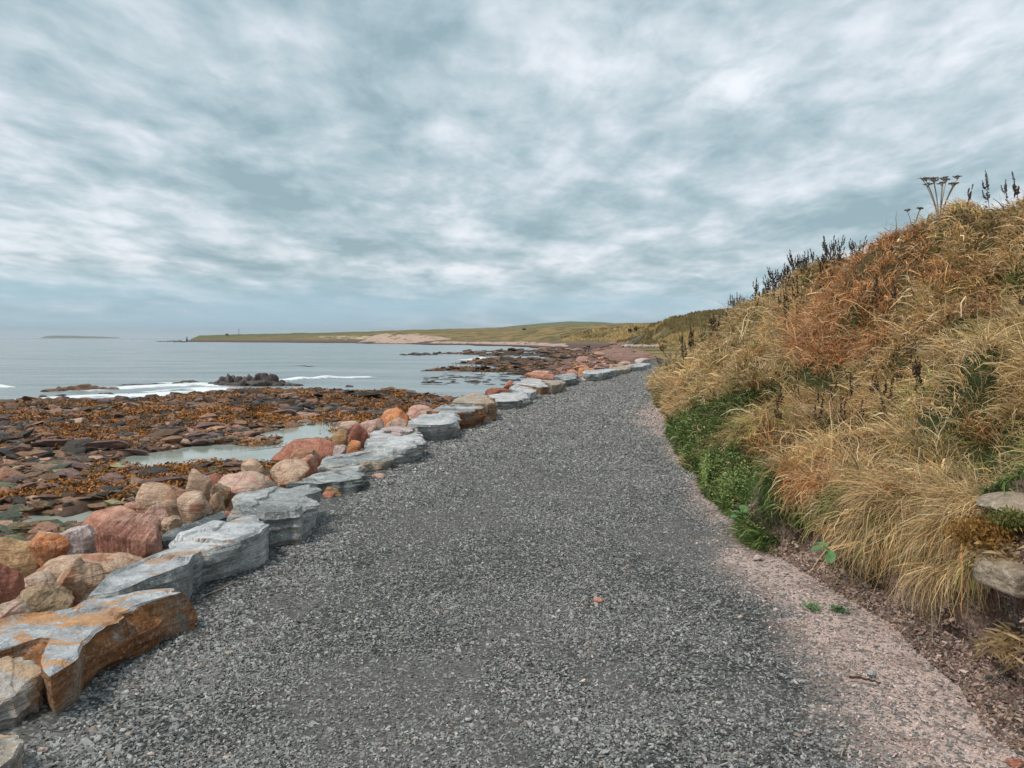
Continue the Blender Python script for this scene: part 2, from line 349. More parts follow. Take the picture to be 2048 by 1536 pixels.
def ground(x, y, fine=True):
    P = np.column_stack([x, y])
    b1 = sdf(P, near_land); b2 = sdf(P, far_land)
    b1 = b1 + (fbm(P * .25, 3, 5) - .5) * 5; b2 = b2 + (fbm(P * .08, 3, 9) - .5) * 14
    f1 = np.where(b1 > 0, .62 * (1 - np.exp(-b1 / 8)), np.maximum(b1 * .25, -1.5)) + SEA
    f2 = np.where(b2 > 0, .75 * (1 - np.exp(-b2 / 14)), np.maximum(b2 * .15, -1.5)) + SEA
    z = np.maximum(f1, f2)
    for a, b, r in ridges:
        e = b - a; t = np.clip(((P - a) @ e) / (e @ e), 0, 1); dd = np.abs(P[:, 1] - (a[1] + t * e[1])) + np.maximum(np.abs(P[:, 0] - (a[0] + t * e[0])) - .5, 0) * .6
        rr = r * (.5 + fbm(P * .35, 2, 31))
        z = np.maximum(z, SEA + .42 * (1 - dd / rr))
    for q, pl_ in enumerate(pools):
        s = sdf(P, pl_); z = z - .46 * ss(s + (fbm(P * 1.6, 3, 40 + q) - .5) * 1.2, -.25, .35)
    # fine relief: blocky foreshore
    if fine:
        amp = .10 * ss(-x + eleft(y), 1, 5) + .06
        amp = np.where(y > 60, .22, amp)
        z = z + (fbm(P * np.where(y > 60, .35, .9)[:, None], 4, 3) - .5) * amp * 2.6
    # rubble slope up to the path
    de = (eleft(y) - x) * np.where(y > 20, .75, 1.0)      # distance to the left of the path edge
    slope = np.interp(de, [-2, .2, .9, 1.7, 3.4, 5.0], [-.06, -.10, -.45, -.8, -1.5, -3.5])
    slope = np.where(y > 60, np.interp(de, [-30, 0, 3, 12], [.2, -.1, -.7, -3.5]) , slope)
    z = np.maximum(z, slope)
    pathz = (x > eleft(y) + .2) & (y < 60); z = np.where(pathz, -.07, z)
    fz = far_z(x, y)
    if fine:
        q = (fbm(P * .06, 4, 77) - .5); fz = fz + np.where(fz > 0, q * 2.2 + (fbm(P * .012, 3, 79) - .5) * 2.2 + (fbm(P * .16, 3, 80) - .5) * 1.2 * (y < 420), q * .7)
    wgt = ss(y, 110, 150)
    use = (y > 100) & (fz > -1.45)
    z = np.where(use, np.maximum(z, fz), z)
    z = np.where(y > 245, np.maximum(fz, -4), z)
    return z
# ------------------------------------------------------------------ ground sheet
R_ = np.concatenate([np.geomspace(3.0, 12, 60, endpoint=False), np.geomspace(12, 120, 420, endpoint=False), np.geomspace(120, 900, 300, endpoint=False), np.geomspace(900, 1500, 25)])
A_ = np.concatenate([np.linspace(-75, -36, 60, endpoint=False), np.linspace(-36, 14, 700, endpoint=False), np.linspace(14, 80, 90)])
rr, aa = np.meshgrid(R_, np.radians(A_), indexing='ij')
gx = (rr * np.sin(aa)).ravel(); gy = (rr * np.cos(aa)).ravel()
gz = ground(gx, gy)
P2 = np.column_stack([gx, gy])
na = fbm(P2 * .5, 4, 101); nb = fbm(P2 * 1.7, 3, 102); nc_ = fbm(P2 * .12, 3, 103)
def mixc(a, b, t): return a * (1 - t[:, None]) + np.asarray(b) * t[:, None]
col = np.tile(np.array([.09, .06, .045]), (len(gx), 1))
col = mixc(col, (.24, .125, .09), ss(nb, .45, .62))
wd = ss(na, .50, .60) * ss(gy, 12, 22)
col = mixc(col, (.10, .052, .018), wd)
col = mixc(col, (.035, .03, .026), ss(-gz, 1.86, 2.0) * .9 * (gy < 240))
grn = ss(nc_, .52, .66) * ss(28 - gy, 0, 8)
col = mixc(col, (.13, .14, .06), grn * .7)
# pink shingle under the far revetment
pk = ss(gy, 55, 95) * ss(11 - np.abs(eleft(gy) - gx - 4) + (na - .5) * 14, 0, 6) * (gz > -1.75)
col = mixc(col, (.36, .21, .17), pk * .8 * ss(nb, .3, .5))
inl = (gy > 55) & (gx > eleft(gy)) & (gy < 245)
tn = fbm(P2 * .05, 4, 200); tm = fbm(P2 * .3, 3, 201)
grass = mixc(np.tile(np.array([.25, .175, .07]), (len(gx), 1)), (.12, .10, .038), ss(fbm(P2 * .11, 4, 220), .44, .58))
grass = mixc(grass, (.30, .20, .10), ss(tm, .55, .75) * .6)
col = np.where(inl[:, None], grass, col)
fr = gy > 225
fcol = grass.copy()
tn2 = fbm(P2 * np.array([.006, .02]), 3, 210)
fcol = mixc(fcol, (.115, .125, .048), ss(gy, 560, 800) * ss(tn2, .40, .55)); fcol = mixc(fcol, (.20, .155, .07), ss(gy, 560, 800) * ss(fbm(P2 * np.array([.004, .012]), 3, 219), .5, .6) * .8)
fcol = mixc(fcol, (.16, .12, .08), ss(1.0 - gz, 0, 1.0) * .8)
pxc = 1024 + FPX * gx / np.maximum(gy, .1) + (fbm(P2 * .03, 4, 230) - .5) * 90
sandA = ((pxc > 728) & (pxc < 905) & (gy > 455) & (gz < np.interp(pxc, [728, 770, 850, 905], [.4, 4.6, 4.6, .6]) + 3.5 * (fbm(P2 * .09, 3, 231) - .5)) & (gz > -1.75)) | ((pxc > 880) & (pxc < 1140) & (gz > -1.3) & (gz < -.35 + 1.5 * (fbm(P2 * .05, 3, 232) - .5)))
fcol = np.where((sandA & (tm < .66))[:, None], np.array([.46, .33, .26]), fcol)
sandB = (pxc > 655) & (pxc < 745) & (gz > .8) & (gz < 3.4) & (tm > .52)
fcol = np.where(sandB[:, None], np.array([.50, .40, .30]), fcol)
fcol = mixc(fcol, (.13, .075, .065), ss(-.2 - gz, 0, .6) * (~sandA) * .95)
fcol = mixc(fcol, (.04, .033, .03), ss(-1.55 - gz, 0, .2))
tf = ss(gy, 215, 250)
col = col * (1 - tf[:, None]) + fcol * tf[:, None]
g_ob = mk('ground', np.column_stack([gx, gy, gz]), grid_faces(len(R_), len(A_)), M['ground'], smooth=True, col=col)
tag(g_ob, kind='structure')

# ------------------------------------------------------------------ sea
Rs = np.concatenate([np.geomspace(18, 400, 620, endpoint=False), np.geomspace(400, 18000, 120)])
As = np.linspace(-80, 40, 760)
rr, aa = np.meshgrid(Rs, np.radians(As), indexing='ij'); sx_ = (rr * np.sin(aa)).ravel(); sy_ = (rr * np.cos(aa)).ravel()
SP = np.column_stack([sx_, sy_]); srr = rr.ravel()
wdir = np.array([.25, -.97]); u = SP @ wdir; vv = SP @ np.array([.97, .25])
wp = np.column_stack([vv * .10, u * .42]); fade = 1 / (1 + (srr / 260) ** 2)
sz_ = SEA + ((fbm(wp, 4, 300) - .5) * .30 + (fbm(wp * .3, 2, 305) - .5) * .3) * fade
foam = np.zeros(len(SP))
def foam_line(pts, w0, amp=1.0, lift=.25):
    global foam, sz_
    Q = np.array([px2w(a, b, z=SEA)[:2] for a, b in pts])
    for i in range(len(Q) - 1):
        a, b = Q[i], Q[i + 1]; e = b - a; t = np.clip(((SP - a) @ e) / (e @ e), 0, 1)
        q = SP - a - t[:, None] * e; d = np.sqrt((q ** 2).sum(1))
        near = d < w0 * 3
        f = np.zeros(len(SP)); f[near] = np.exp(-(d[near] / w0) ** 2) * amp
        foam = np.maximum(foam, f); sz_ = sz_ + f * lift * .5
foam_line([(-60, 780), (-5, 778), (18, 779)], .7, 1.0)
foam_line([(60, 803), (120, 799), (210, 795), (300, 795), (345, 789), (430, 780)], 2.2, 1.0, .12)
foam_line([(-80, 806), (60, 803)], 1.2, .7, .1)
foam_line([(190, 781), (260, 777), (330, 774), (400, 771), (450, 773)], 1.9, 1.0, .1)
foam_line([(300, 784), (380, 779), (430, 776)], 1.2, .7, .1)
foam_line([(330, 768), (400, 769)], 1.0, .8, .1)
foam_line([(558, 766), (600, 764), (650, 761), (735, 758)], 1.1, 1.0, .35)
foam_line([(925, 722), (960, 719), (1005, 717)], 1.6, 1.0, .5)
foam_line([(960, 745), (1050, 737)], 1.0, .45, .0)
foam_line([(1020, 733), (1080, 728)], 1.5, .7, .1)
foam_line([(795, 742), (850, 738), (900, 745)], .6, .35, .3)
foam_line([(935, 740), (1010, 731)], 1.2, .4, .05)
foam_line([(228, 681.6), (300, 682)], 6, .8, 0)
foam_line([(560, 728), (640, 733)], .5, .2, .3)
foam_line([(690, 694), (770, 697)], 5, .35, 0)
gzs = ground(sx_, sy_, True)
edge = ss(gzs - SEA, -.55, -.05) * (sy_ > 35) * (sy_ < 600)
foam = np.maximum(foam, edge * .55 * ss(fbm(SP * .12, 2, 320), .35, .6))
m, t, b = new_mat('sea_water')
g = t.new('ShaderNodeNewGeometry'); p = g.outputs['Position']
cd = t.new('ShaderNodeCameraData')
h1 = t.noise(t.scalev(p, (.30, 1.3, 1)), 1.0, 6, .62, .4)
h2 = t.noise(t.scalev(p, (.03, .16, 1)), 1.0, 5, .6)
fa = t.attr('foam', 'Fac')
fn = t.math('ADD', t.noise(t.scalev(p, (.8, 1.6, 1)), 1.3, 6, .7, .5), t.math('MULTIPLY', fa, .53))
fm = t.math('MULTIPLY', t.ramp(fn, [(.78, 0.0), (.93, 1.0)]), t.ramp(fa, [(.03, 0.0), (.2, 1.0)]))
base = t.ramp(h2, [(.35, (.17, .215, .22)), (.65, (.29, .335, .34))])
cc = t.mix(fm, base, (.80, .82, .83)); t.l.new(cc, b.inputs['Base Color'])
t.l.new(t.math('ADD', t.math('MULTIPLY', fm, .6), .22), b.inputs['Roughness'])
b.inputs['IOR'].default_value = 1.33
t.l.new(t.bump(t.math('ADD', h1, t.math('MULTIPLY', h2, 1.2)), .24, .9), b.inputs['Normal'])
sea = mk('sea', np.column_stack([sx_, sy_, sz_]), grid_faces(len(Rs), len(As)), m, smooth=True, attrs={'foam': foam})
tag(sea, kind='structure')
# tide pools: flat standing water in the hollows
m, t, b = new_mat('tide_pool_water'); g = t.new('ShaderNodeNewGeometry'); p = g.outputs['Position']
t.l.new(t.ramp(t.noise(p, .8, 4, .6), [(.35, (.26, .29, .24)), (.65, (.38, .41, .37))]), b.inputs['Base Color'])
b.inputs['Roughness'].default_value = .08; b.inputs['IOR'].default_value = 1.33
t.l.new(t.bump(t.noise(t.scalev(p, (1, 2.5, 1)), 5, 3, .5), .01, .35), b.inputs['Normal'])
for q, pl_ in enumerate(pools):
    c0 = pl_.mean(0); ring = c0 + (pl_ - c0) * 1.25 + (pl_ - c0) / np.linalg.norm(pl_ - c0, axis=1)[:, None] * .4
    V = np.column_stack([np.vstack([c0, ring]), np.full(len(ring) + 1, -1.62 - .004 * q)]); V[:, :2] -= 0
    n = len(ring); F = [[0, 1 + i, 1 + (i + 1) % n] for i in range(n)]
    o = mk('tide_pool', V, F, m); tag(o, kind='structure')

# ------------------------------------------------------------------ path
ys = np.concatenate([np.arange(-7, 2.5, .5), np.arange(2.5, 12, .06), np.geomspace(12, 58, 160)])
us = np.linspace(0, 1, 110)
Y, Ug = np.meshgrid(ys, us, indexing='ij')
XL = eleft(Y) - .55; XR = eright(Y) + .9
X = XL + (XR - XL) * Ug
xf, yf = X.ravel(), Y.ravel(); PP = np.column_stack([xf, yf])
pz = (fbm(PP * 1.1, 3, 400) - .5) * .035 + (fbm(PP * 9, 3, 401) - .5) * .012
edgeL = ss(eleft(yf) + .25 - xf, 0, .6); pz = pz + edgeL * .02 + .004
de = eright(yf) - xf
nz1 = fbm(PP * 1.3, 4, 410); nz2 = fbm(PP * 5, 3, 411)
pinkw = np.interp(yf, [0, 3, 4.3, 5.2, 6.2, 7, 9, 12, 14, 16.5, 17.5, 20, 60], [.60, .55, .54, .50, .26, .2, .18, .25, .60, .78, .45, .1, .05])
pink = ss(pinkw - de + (nz1 - .5) * .55 + (nz2 - .5) * .25, -.12, .30)
path_pink = (xf.copy(), yf.copy())
def pink_at(x, y):
    Pq = np.column_stack([x, y]); a1 = fbm(Pq * 1.3, 4, 410); a2 = fbm(Pq * 5, 3, 411)
    pw = np.interp(y, [0, 3, 4.3, 5.2, 6.2, 7, 9, 12, 14, 16.5, 17.5, 20, 60], [.60, .55, .54, .50, .26, .2, .18, .25, .60, .78, .45, .1, .05])
    return ss(pw - (eright(y) - x) + (a1 - .5) * .55 + (a2 - .5) * .25, -.12, .30)
def fines_at(x, y):
    u_ = (x - eleft(y)) / (eright(y) - eleft(y)); tr = np.exp(-((u_ - .36) / .07) ** 2) + np.exp(-((u_ - .70) / .07) ** 2)
    return ss(fbm(np.column_stack([x * 1.5, y * .9]), 4, 433) + .07 * tr, .50, .66)
m, t, b = new_mat('slate_gravel'); g = t.new('ShaderNodeNewGeometry'); p = g.outputs['Position']
pa = t.attr('pink', 'Fac')
wob = t.new('ShaderNodeVectorMath', operation='ADD'); t.l.new(p, wob.inputs[0])
nn = t.new('ShaderNodeTexNoise'); t.l.new(p, nn.inputs['Vector']); nn.inputs['Scale'].default_value = 60
t.l.new(t.scalev(nn.outputs['Color'], (.018, .018, .018)), wob.inputs[1])
v1 = t.vor(wob.outputs[0], 46, 'F1', 'Color'); vd = t.vor(wob.outputs[0], 46, 'F1', 'Distance')
sp = t.new('ShaderNodeSeparateColor'); t.l.new(v1, sp.inputs[0])
chip = t.ramp(sp.outputs[0], [(0, (.035, .036, .035)), (.45, (.095, .098, .095)), (.8, (.20, .203, .196)), (1, (.42, .42, .41))])
gap = t.ramp(vd, [(.25, 0.0), (.62, 1.0)])
chip = t.mix(t.math('MULTIPLY', gap, .8), chip, (.022, .022, .022))
dust = t.ramp(t.noise(p, 1.8, 5, .6, .5), [(.56, 0.0), (.74, 1.0)])
chip = t.mix(t.math('MULTIPLY', dust, .35), chip, (.27, .235, .20)); chip = t.mix(t.math('MULTIPLY', t.attr('fines', 'Fac'), .5), chip, (.175, .165, .15))
pinkc = t.ramp(t.noise(p, 55, 5, .75), [(.3, (.36, .25, .21)), (.5, (.54, .41, .36)), (.7, (.70, .59, .54))])
pinkc = t.mix(t.ramp(sp.outputs[1], [(.70, 0.0), (.74, .75)]), pinkc, (.10, .105, .105))
soilm = t.ramp(t.noise(p, 2.6, 6, .7), [(.48, 0.0), (.64, .6)])
pinkc = t.mix(soilm, pinkc, (.19, .115, .085))
t.l.new(t.mix(pa, chip, pinkc), b.inputs['Base Color']); b.inputs['Roughness'].default_value = .75
b.inputs['Specular IOR Level'].default_value = .3
hh = t.math('ADD', t.math('MULTIPLY', t.math('SUBTRACT', 1.0, vd), .7), t.math('MULTIPLY', sp.outputs[2], .5))
t.l.new(t.bump(hh, .012, .9), b.inputs['Normal'])
path = mk('gravel_path', np.column_stack([xf, yf, pz]), grid_faces(len(ys), len(us)), m, smooth=True, attrs={'pink': pink, 'fines': fines_at(xf, yf)})
tag(path, kind='structure')

# loose chips lying on the path, real stones
def chip_mesh(n, x, y, z, size, colr, flat=.5, kind_v=None):
    base = np.array([(-1, -.7, -.2), (1, -.8, -.2), (1.1, .6, -.2), (-.8, .9, -.2), (-.8, -.5, 1), (.75, -.6, .8), (.8, .5, 1.05), (-.6, .6, .9)], float)
    f = np.array([(4, 5, 6, 7), (0, 1, 5, 4), (1, 2, 6, 5), (2, 3, 7, 6), (3, 0, 4, 7)])
    V = base[None] * (1 + rng.uniform(-.38, .38, (n, 8, 3)))
    V[:, :, 2] *= flat
    V *= size[:, None, None] * np.stack([rng.uniform(.7, 1.5, n), rng.uniform(.55, 1.0, n), rng.uniform(.6, 1.2, n)], 1)[:, None, :]
    a = rng.uniform(0, 2 * np.pi, n); tx = np.clip(rng.normal(0, .28, n), -.6, .6); ty = np.clip(rng.normal(0, .28, n), -.6, .6)
    V[:, :, 2] += V[:, :, 0] * np.tan(tx)[:, None] + V[:, :, 1] * np.tan(ty)[:, None]
    ca, sa = np.cos(a)[:, None], np.sin(a)[:, None]
    X = V[:, :, 0] * ca - V[:, :, 1] * sa; Yv = V[:, :, 0] * sa + V[:, :, 1] * ca
    V = np.stack([X + x[:, None], Yv + y[:, None], V[:, :, 2] + z[:, None]], -1)
    F = f[None] + (np.arange(n) * 8)[:, None, None]
    c = np.repeat(colr, 8, 0)
    return V.reshape(-1, 3), F.reshape(-1, 4), c
N = 600000
# density falls with distance
yy = 2.2 * (44 / 2.2) ** rng.uniform(0, 1, N) ** 1.12
xx = eleft(yy) - .25 + (eright(yy) - eleft(yy) + .45) * rng.uniform(0, 1, N)
xx = np.where(rng.uniform(0, 1, N) < 0, xx, xx)
keep = np.abs(xx) < .70 * yy + .15; xx, yy = xx[keep], yy[keep]
pk = pink_at(xx, yy); cl = fbm(np.column_stack([xx, yy]) * 2.2, 3, 430)
keep = rng.uniform(0, 1, len(xx)) < np.where(pk > .5, .36, .50 + 1.3 * (cl - .42)) * (1 - .38 * fines_at(xx, yy)); xx, yy, pk = xx[keep], yy[keep], pk[keep]
n = len(xx)
zz_ = (fbm(np.column_stack([xx, yy]) * 1.1, 3, 400) - .5) * .035 + (fbm(np.column_stack([xx, yy]) * 9, 3, 401) - .5) * .012 + .006
sz = (rng.gamma(2.6, .00105, n) + .0022) * np.clip(yy / 6, 1, 3.0) * np.where(pk > .5, .8, 1)
sz *= 1 + .55 * ss(eleft(yy) + .8 - xx, 0, .6)
g0 = rng.beta(1.3, 3.2, n); base_g = (.095 + .50 * g0)[:, None] * np.array([1.02, 1.005, .965])
wm = (rng.uniform(0, 1, n) < .05)[:, None]; base_g = np.where(wm, base_g * np.array([1.35, 1.1, .95]), base_g)
pp = (rng.uniform(0, 1, n) < pk * .52)[:, None]
pinkcol = np.array([.60, .46, .41]) * rng.uniform(.55, 1.35, n)[:, None]
cc = np.where(pp, pinkcol, base_g)
V, F, c = chip_mesh(n, xx, yy, zz_, sz, cc)
ob = mk('gravel', V, F, M['chips'], col=c); tag(ob, 'loose angular grey slate chips and pink grit covering the path', 'gravel', kind='stuff')

# ------------------------------------------------------------------ rocks
def rock_shape(seed, sub=4, style='round', rough=.07, cuts=None, rot=(0, 0, 0)):
    r = np.random.default_rng(seed); V, F = ico(sub)
    if style == 'block':
        pw = 5.5 if cuts is None else cuts; nrm = (np.abs(V) ** pw).sum(1) ** (1 / pw); V = V / nrm[:, None]
        k = 5; lo, hi = .72, .98
    elif style == 'slab':
        nrm = (np.abs(V) ** 3).sum(1) ** (1 / 3); V = V / nrm[:, None]; k = 7; lo, hi = .62, .9
    elif style == 'wedge': k = 9; lo, hi = .45, .8
    elif style == 'angular': k = 13; lo, hi = .5, .82
    else: k = 10; lo, hi = .66, .90
    for i in range(k):
        nv = r.normal(size=3); nv /= np.linalg.norm(nv); o = r.uniform(lo, hi)
        d = V @ nv; ov = np.maximum(d - o, 0); V = V - nv * (ov * .93)[:, None]
    V = V + (V / (np.linalg.norm(V, axis=1)[:, None] + 1e-6)) * ((fbm(V * 1.6 + seed * 3.1, 3, seed) - .5) * rough * 2.6 + (fbm(V * 5 + seed, 4, seed + 5) - .5) * rough * 1.3)[:, None]
    R = rotm('Z', rot[2]) @ rotm('Y', rot[1]) @ rotm('X', rot[0]); V = V @ R.T
    lo_ = V.min(0); hi_ = V.max(0); V = (V - (lo_ + hi_) / 2) / ((hi_ - lo_) / 2)
    return V, F
def put_rock(name, V, F, loc, dims, mat, label, cat, group=None, smooth=True, skew=0.0):
    V = V * np.array(dims) / 2
    if skew: V[:, 0] += V[:, 2] * skew
    o = mk(name, V, F, mat, smooth=smooth); o.location = loc
    return tag(o, label, cat, group)
def boulder(bb, zb, mat, style, seed, label, rot=(.2, .2, .5), dep=.85, extra=.0, skew=0, name='boulder', rough=.095, cat='boulder', group=None, cuts=None):
    x0, y0, x1, y1 = bb
    d = (EYE - zb) * FPX / (y1 - 676.0)
    wd_ = (x1 - x0) * d / FPX; dy_ = max(wd_, (y1 - y0) * d / FPX) * dep; dd = d + dy_ * .35
    wd_ *= dd / d; ht = (y1 - y0) * dd / FPX; eh = extra * ht + .12 * ht
    c = px2w((x0 + x1) / 2, (y0 + y1) / 2, d=dd)
    V, F = rock_shape(seed, 5 if d < 7 else 4, style, rough, cuts, rot)
    return put_rock(name, V, F, (c[0], c[1], c[2] - eh / 2), (wd_, dy_, ht + eh), M[mat], label, cat, group, skew=skew)
BG = 'red and tan boulders tipped behind the path edging'
B = [
 ((-46, 1072, 90, 1146), -.22, 'ochre', 'block', 11, 'banded ochre brown boulder above the dark red one at the left edge', (.1, .3, .5)),
 ((66, 1060, 140, 1118), -.12, 'orange', 'angular', 12, 'bright orange angular boulder between the ochre boulder and the whitish pink one', (.4, .2, .1)),
 ((117, 1046, 207, 1106), -.10, 'palepink', 'wedge', 13, 'whitish pink pointed boulder left of the striped red block', (.2, .6, .4)),
 ((190, 1034, 322, 1107), -.02, 'striped', 'block', 14, 'squared red sandstone block with dark vertical streaks on its front', (.0, -.08, .25)),
 ((166, 1007, 302, 1060), -.22, 'red', 'wedge', 15, 'flat topped red orange wedge of stone behind the streaked block', (.1, .4, .3)),
 ((-48, 1118, 45, 1208), -.05, 'darkred', 'round', 16, 'smooth dark red boulder cut by the left edge of the view', (.3, .1, .5)),
 ((42, 1141, 122, 1178), -.12, 'pink', 'round', 17, 'low pink boulder between the dark red one and the creased tan one', (.1, .1, .5)),
 ((38, 1164, 149, 1214), .0, 'olive', 'round', 18, 'rounded olive and pink boulder directly above the orange stained slab', (.3, .2, .9)),
 ((98, 1110, 206, 1196), -.02, 'tan', 'wedge', 19, 'creased tan and pink boulder wedged behind the long pale slab', (.3, .5, .2)),
 ((85, 1103, 292, 1160), -.12, 'tan', 'round', 20, 'long low khaki boulder lying under the streaked red block', (.1, .1, .1)),
 ((-30, 1198, 62, 1246), .0, 'pink', 'round', 21, 'low pink boulder at the left edge touching the orange stained slab', (.3, .5, .2)),
 ((286, 1006, 340, 1062), -.12, 'pink', 'angular', 22, 'knobbly pinkish stone standing right behind the streaked block', (.6, .2, .7)),
 ((320, 1030, 366, 1062), -.10, 'tan', 'round', 23, 'small tan foot of stone beside the knobbly pinkish stone', (.3, .2, .7)),
 ((275, 963, 386, 1037), -.22, 'tan', 'round', 24, 'largest rounded tan boulder with a rusty cap', (.3, .25, .7)),
 ((365, 937, 421, 993), -.32, 'tan', 'block', 25, 'upright tilted tan block behind the rounded tan boulder', (.1, .45, .3)),
 ((400, 945, 458, 990), -.40, 'darkred', 'round', 26, 'dark red boulder peeping between the upright block and the large pink one', (.2, .3, .1)),
 ((420, 941, 559, 1000), -.22, 'pink', 'round', 27, 'broad pink boulder with a hump behind the striated grey slab', (.2, .1, .1)),
 ((484, 918, 528, 958), -.36, 'tan', 'angular', 28, 'small pointed tan stone perched on the broad pink boulder', (.4, .2, .1)),
 ((423, 966, 464, 1003), -.18, 'slate_brown', 'angular', 29, 'brown hollow faced stone under the left end of the broad pink boulder', (.4, .2, .1)),
 ((350, 981, 426, 1046), -.10, 'tan', 'wedge', 30, 'pale tan pyramid shaped boulder right of the rounded tan boulder', (.1, .5, .2)),
 ((418, 983, 450, 1027), -.08, 'olive', 'round', 31, 'narrow olive tan stone leaning on the pyramid shaped boulder', (.3, .2, .1)),
 ((537, 919, 621, 962), -.25, 'tan', 'angular', 32, 'blunt greyish tan boulder left of the small smooth red stone', (.3, .2, .1)),
 ((597, 908, 637, 944), -.22, 'red', 'round', 33, 'smooth red stone leaning between two tan boulders', (.1, .7, .1)),
 ((580, 896, 636, 922), -.38, 'tan', 'round', 34, 'arched tan boulder in front of the longest red boulder', (.1, .2, .1)),
 ((545, 876, 678, 922), -.42, 'red', 'round', 35, 'longest smooth red boulder sloping down towards the tide pool', (.1, -.3, .1)),
 ((662, 857, 697, 892), -.35, 'ochre', 'block', 36, 'ochre block above the right end of the longest red boulder', (.2, .3, .1)),
 ((695, 846, 737, 884), -.35, 'darkred', 'block', 37, 'reddish brown tilted block behind the white slab with a pink patch', (.2, .5, .3)),
 ((665, 888, 696, 912), -.20, 'palepink', 'wedge', 38, 'small pale triangular stone beside the weed tuft', (.2, .5, .3)),
 ((692, 880, 723, 904), -.18, 'orange', 'block', 39, 'small orange block just left of the white slab with a pink patch', (.0, .1, .1)),
 ((711, 836, 769, 867), -.40, 'pink', 'angular', 40, 'pale pink boulder behind the reddish brown tilted block', (.1, .4, .1)),
 ((678, 842, 718, 860), -.55, 'pink', 'round', 41, 'low rosy boulder at the back of the rubble near the pool', (.1, .2, .1)),
 ((761, 815, 819, 855), -.35, 'orange', 'wedge', 42, 'orange triangular boulder with a sharp top', (.1, .35, .1)),
 ((812, 809, 870, 842), -.40, 'pink', 'angular', 43, 'flat rosy pink boulder right of the orange triangular one', (.1, .1, .1)),
 ((770, 835, 815, 860), -.25, 'pink', 'round', 44, 'rounded pinkish stone below the orange triangular boulder', (.1, .1, .1)),
 ((1006, 760, 1031, 776), -.25, 'red', 'angular', 45, 'red angular boulder behind the fifth pale slab from the far end', (.2, .1, .1)),
 ((970, 775, 1021, 789), -.25, 'darkred', 'slab', 46, 'dark red flat rock in front of the still inlet', (.0, .1, .1)),
 ((930, 786, 975, 797), -.25, 'pink', 'slab', 47, 'flat pink rock behind the tan topped slab', (.0, .1, .1)),
 ((1048, 744, 1110, 758), -.25, 'red', 'slab', 48, 'broad flat red rock on the sea side of the far slabs', (.0, .1, .1)),
 ((1060, 741, 1100, 750), -.35, 'pink', 'slab', 49, 'flat pale pink rock on top of the broad flat red rock', (.0, .1, .1)),
 ((1156, 735, 1194, 752), .0, 'orange', 'block', 50, 'squarish orange boulder at the head of the far white slab', (.0, .1, .1)),
 ((1130, 739, 1157, 750), -.15, 'red', 'angular', 51, 'red brown boulder left of the squarish orange one', (.0, .1, .1)),
 ((1217, 728, 1243, 738), -.1, 'tan', 'angular', 52, 'tan boulder where the path edging begins to bend away', (.0, .1, .1)),
 ((1236, 722, 1262, 731), -.2, 'pink', 'slab', 53, 'pink boulder behind the farthest slabs of the edging', (.0, .1, .1)),
 ((1150, 730, 1180, 738), -.35, 'red', 'angular', 54, 'small red boulder behind the squarish orange boulder', (.0, .1, .1)),
 ((1270, 716, 1300, 726), -.1, 'palepink', 'slab', 55, 'pale boulder at the very end of the edging beside the bank', (.0, .1, .1)),
 ((244, 1003, 281, 1022), -.5, 'red', 'round', 56, 'low rosy stone left of the largest rounded tan boulder', (.0, .1, .1)),
 ((643, 971, 690, 997), .0, 'ochre', 'angular', 57, 'rusty stone poking out from under the grey slab at the gravel edge', (.0, .1, .1)),
]
for bb, zb, mat, st, sd, lab, rot in B:
    boulder(bb, zb, mat, st, sd, lab, rot, extra=.35, group=BG)
# filler rubble between and below the named boulders, on the sea side
r2 = np.random.default_rng(77)
fills = []
for i in range(150):
    y = 4 * (42 / 4) ** r2.uniform(0, 1); off = r2.uniform(.75, 3.6)
    fills.append((y, eleft(y) - off * (1 + .0 * y), off))
protoF = [rock_shape(500 + i, 3, ['round', 'angular', 'block', 'wedge'][i % 4], .07, None, r2.uniform(-.5, .5, 3)) for i in range(8)]
protoM = {}
names_ = {'red': 'red', 'tan': 'tan', 'pink': 'pink', 'darkred': 'dark red', 'purple': 'purple brown', 'ochre': 'ochre', 'orange': 'orange'}
for i, (y, x, off) in enumerate(fills):
    mk_ = ['red', 'tan', 'pink', 'darkred', 'purple', 'ochre', 'pink', 'tan'][r2.integers(8)]; s = r2.uniform(.28, .62) * (1.0 if y < 15 else 1.25)
    zt = np.interp(off, [.7, 1.2, 2, 3.6], [-.20, -.35, -.70, -1.35])
    if y < 12: zt -= .22
    key = (i % 8, mk_)
    if key not in protoM:
        V, F = protoF[i % 8]; o = mk('rubble_stone', V * .5, F, M[mk_], smooth=True, link=False); protoM[key] = o
    o = protoM[key].copy(); C.objects.link(o)
    o.location = (x, y, zt); o.scale = (s * r2.uniform(.9, 1.4), s * r2.uniform(.8, 1.1), s * r2.uniform(.6, .85)); o.rotation_euler = (r2.uniform(-.3, .3), r2.uniform(-.3, .3), r2.uniform(0, 6.3))
    tag(o, '%s %s stone lying low in the rubble slope %s' % ('large' if s > .5 else 'small', names_[mk_], 'close behind the slabs' if off < 1.8 else 'down by the beach'), 'stone', 'stones filling the rubble slope')

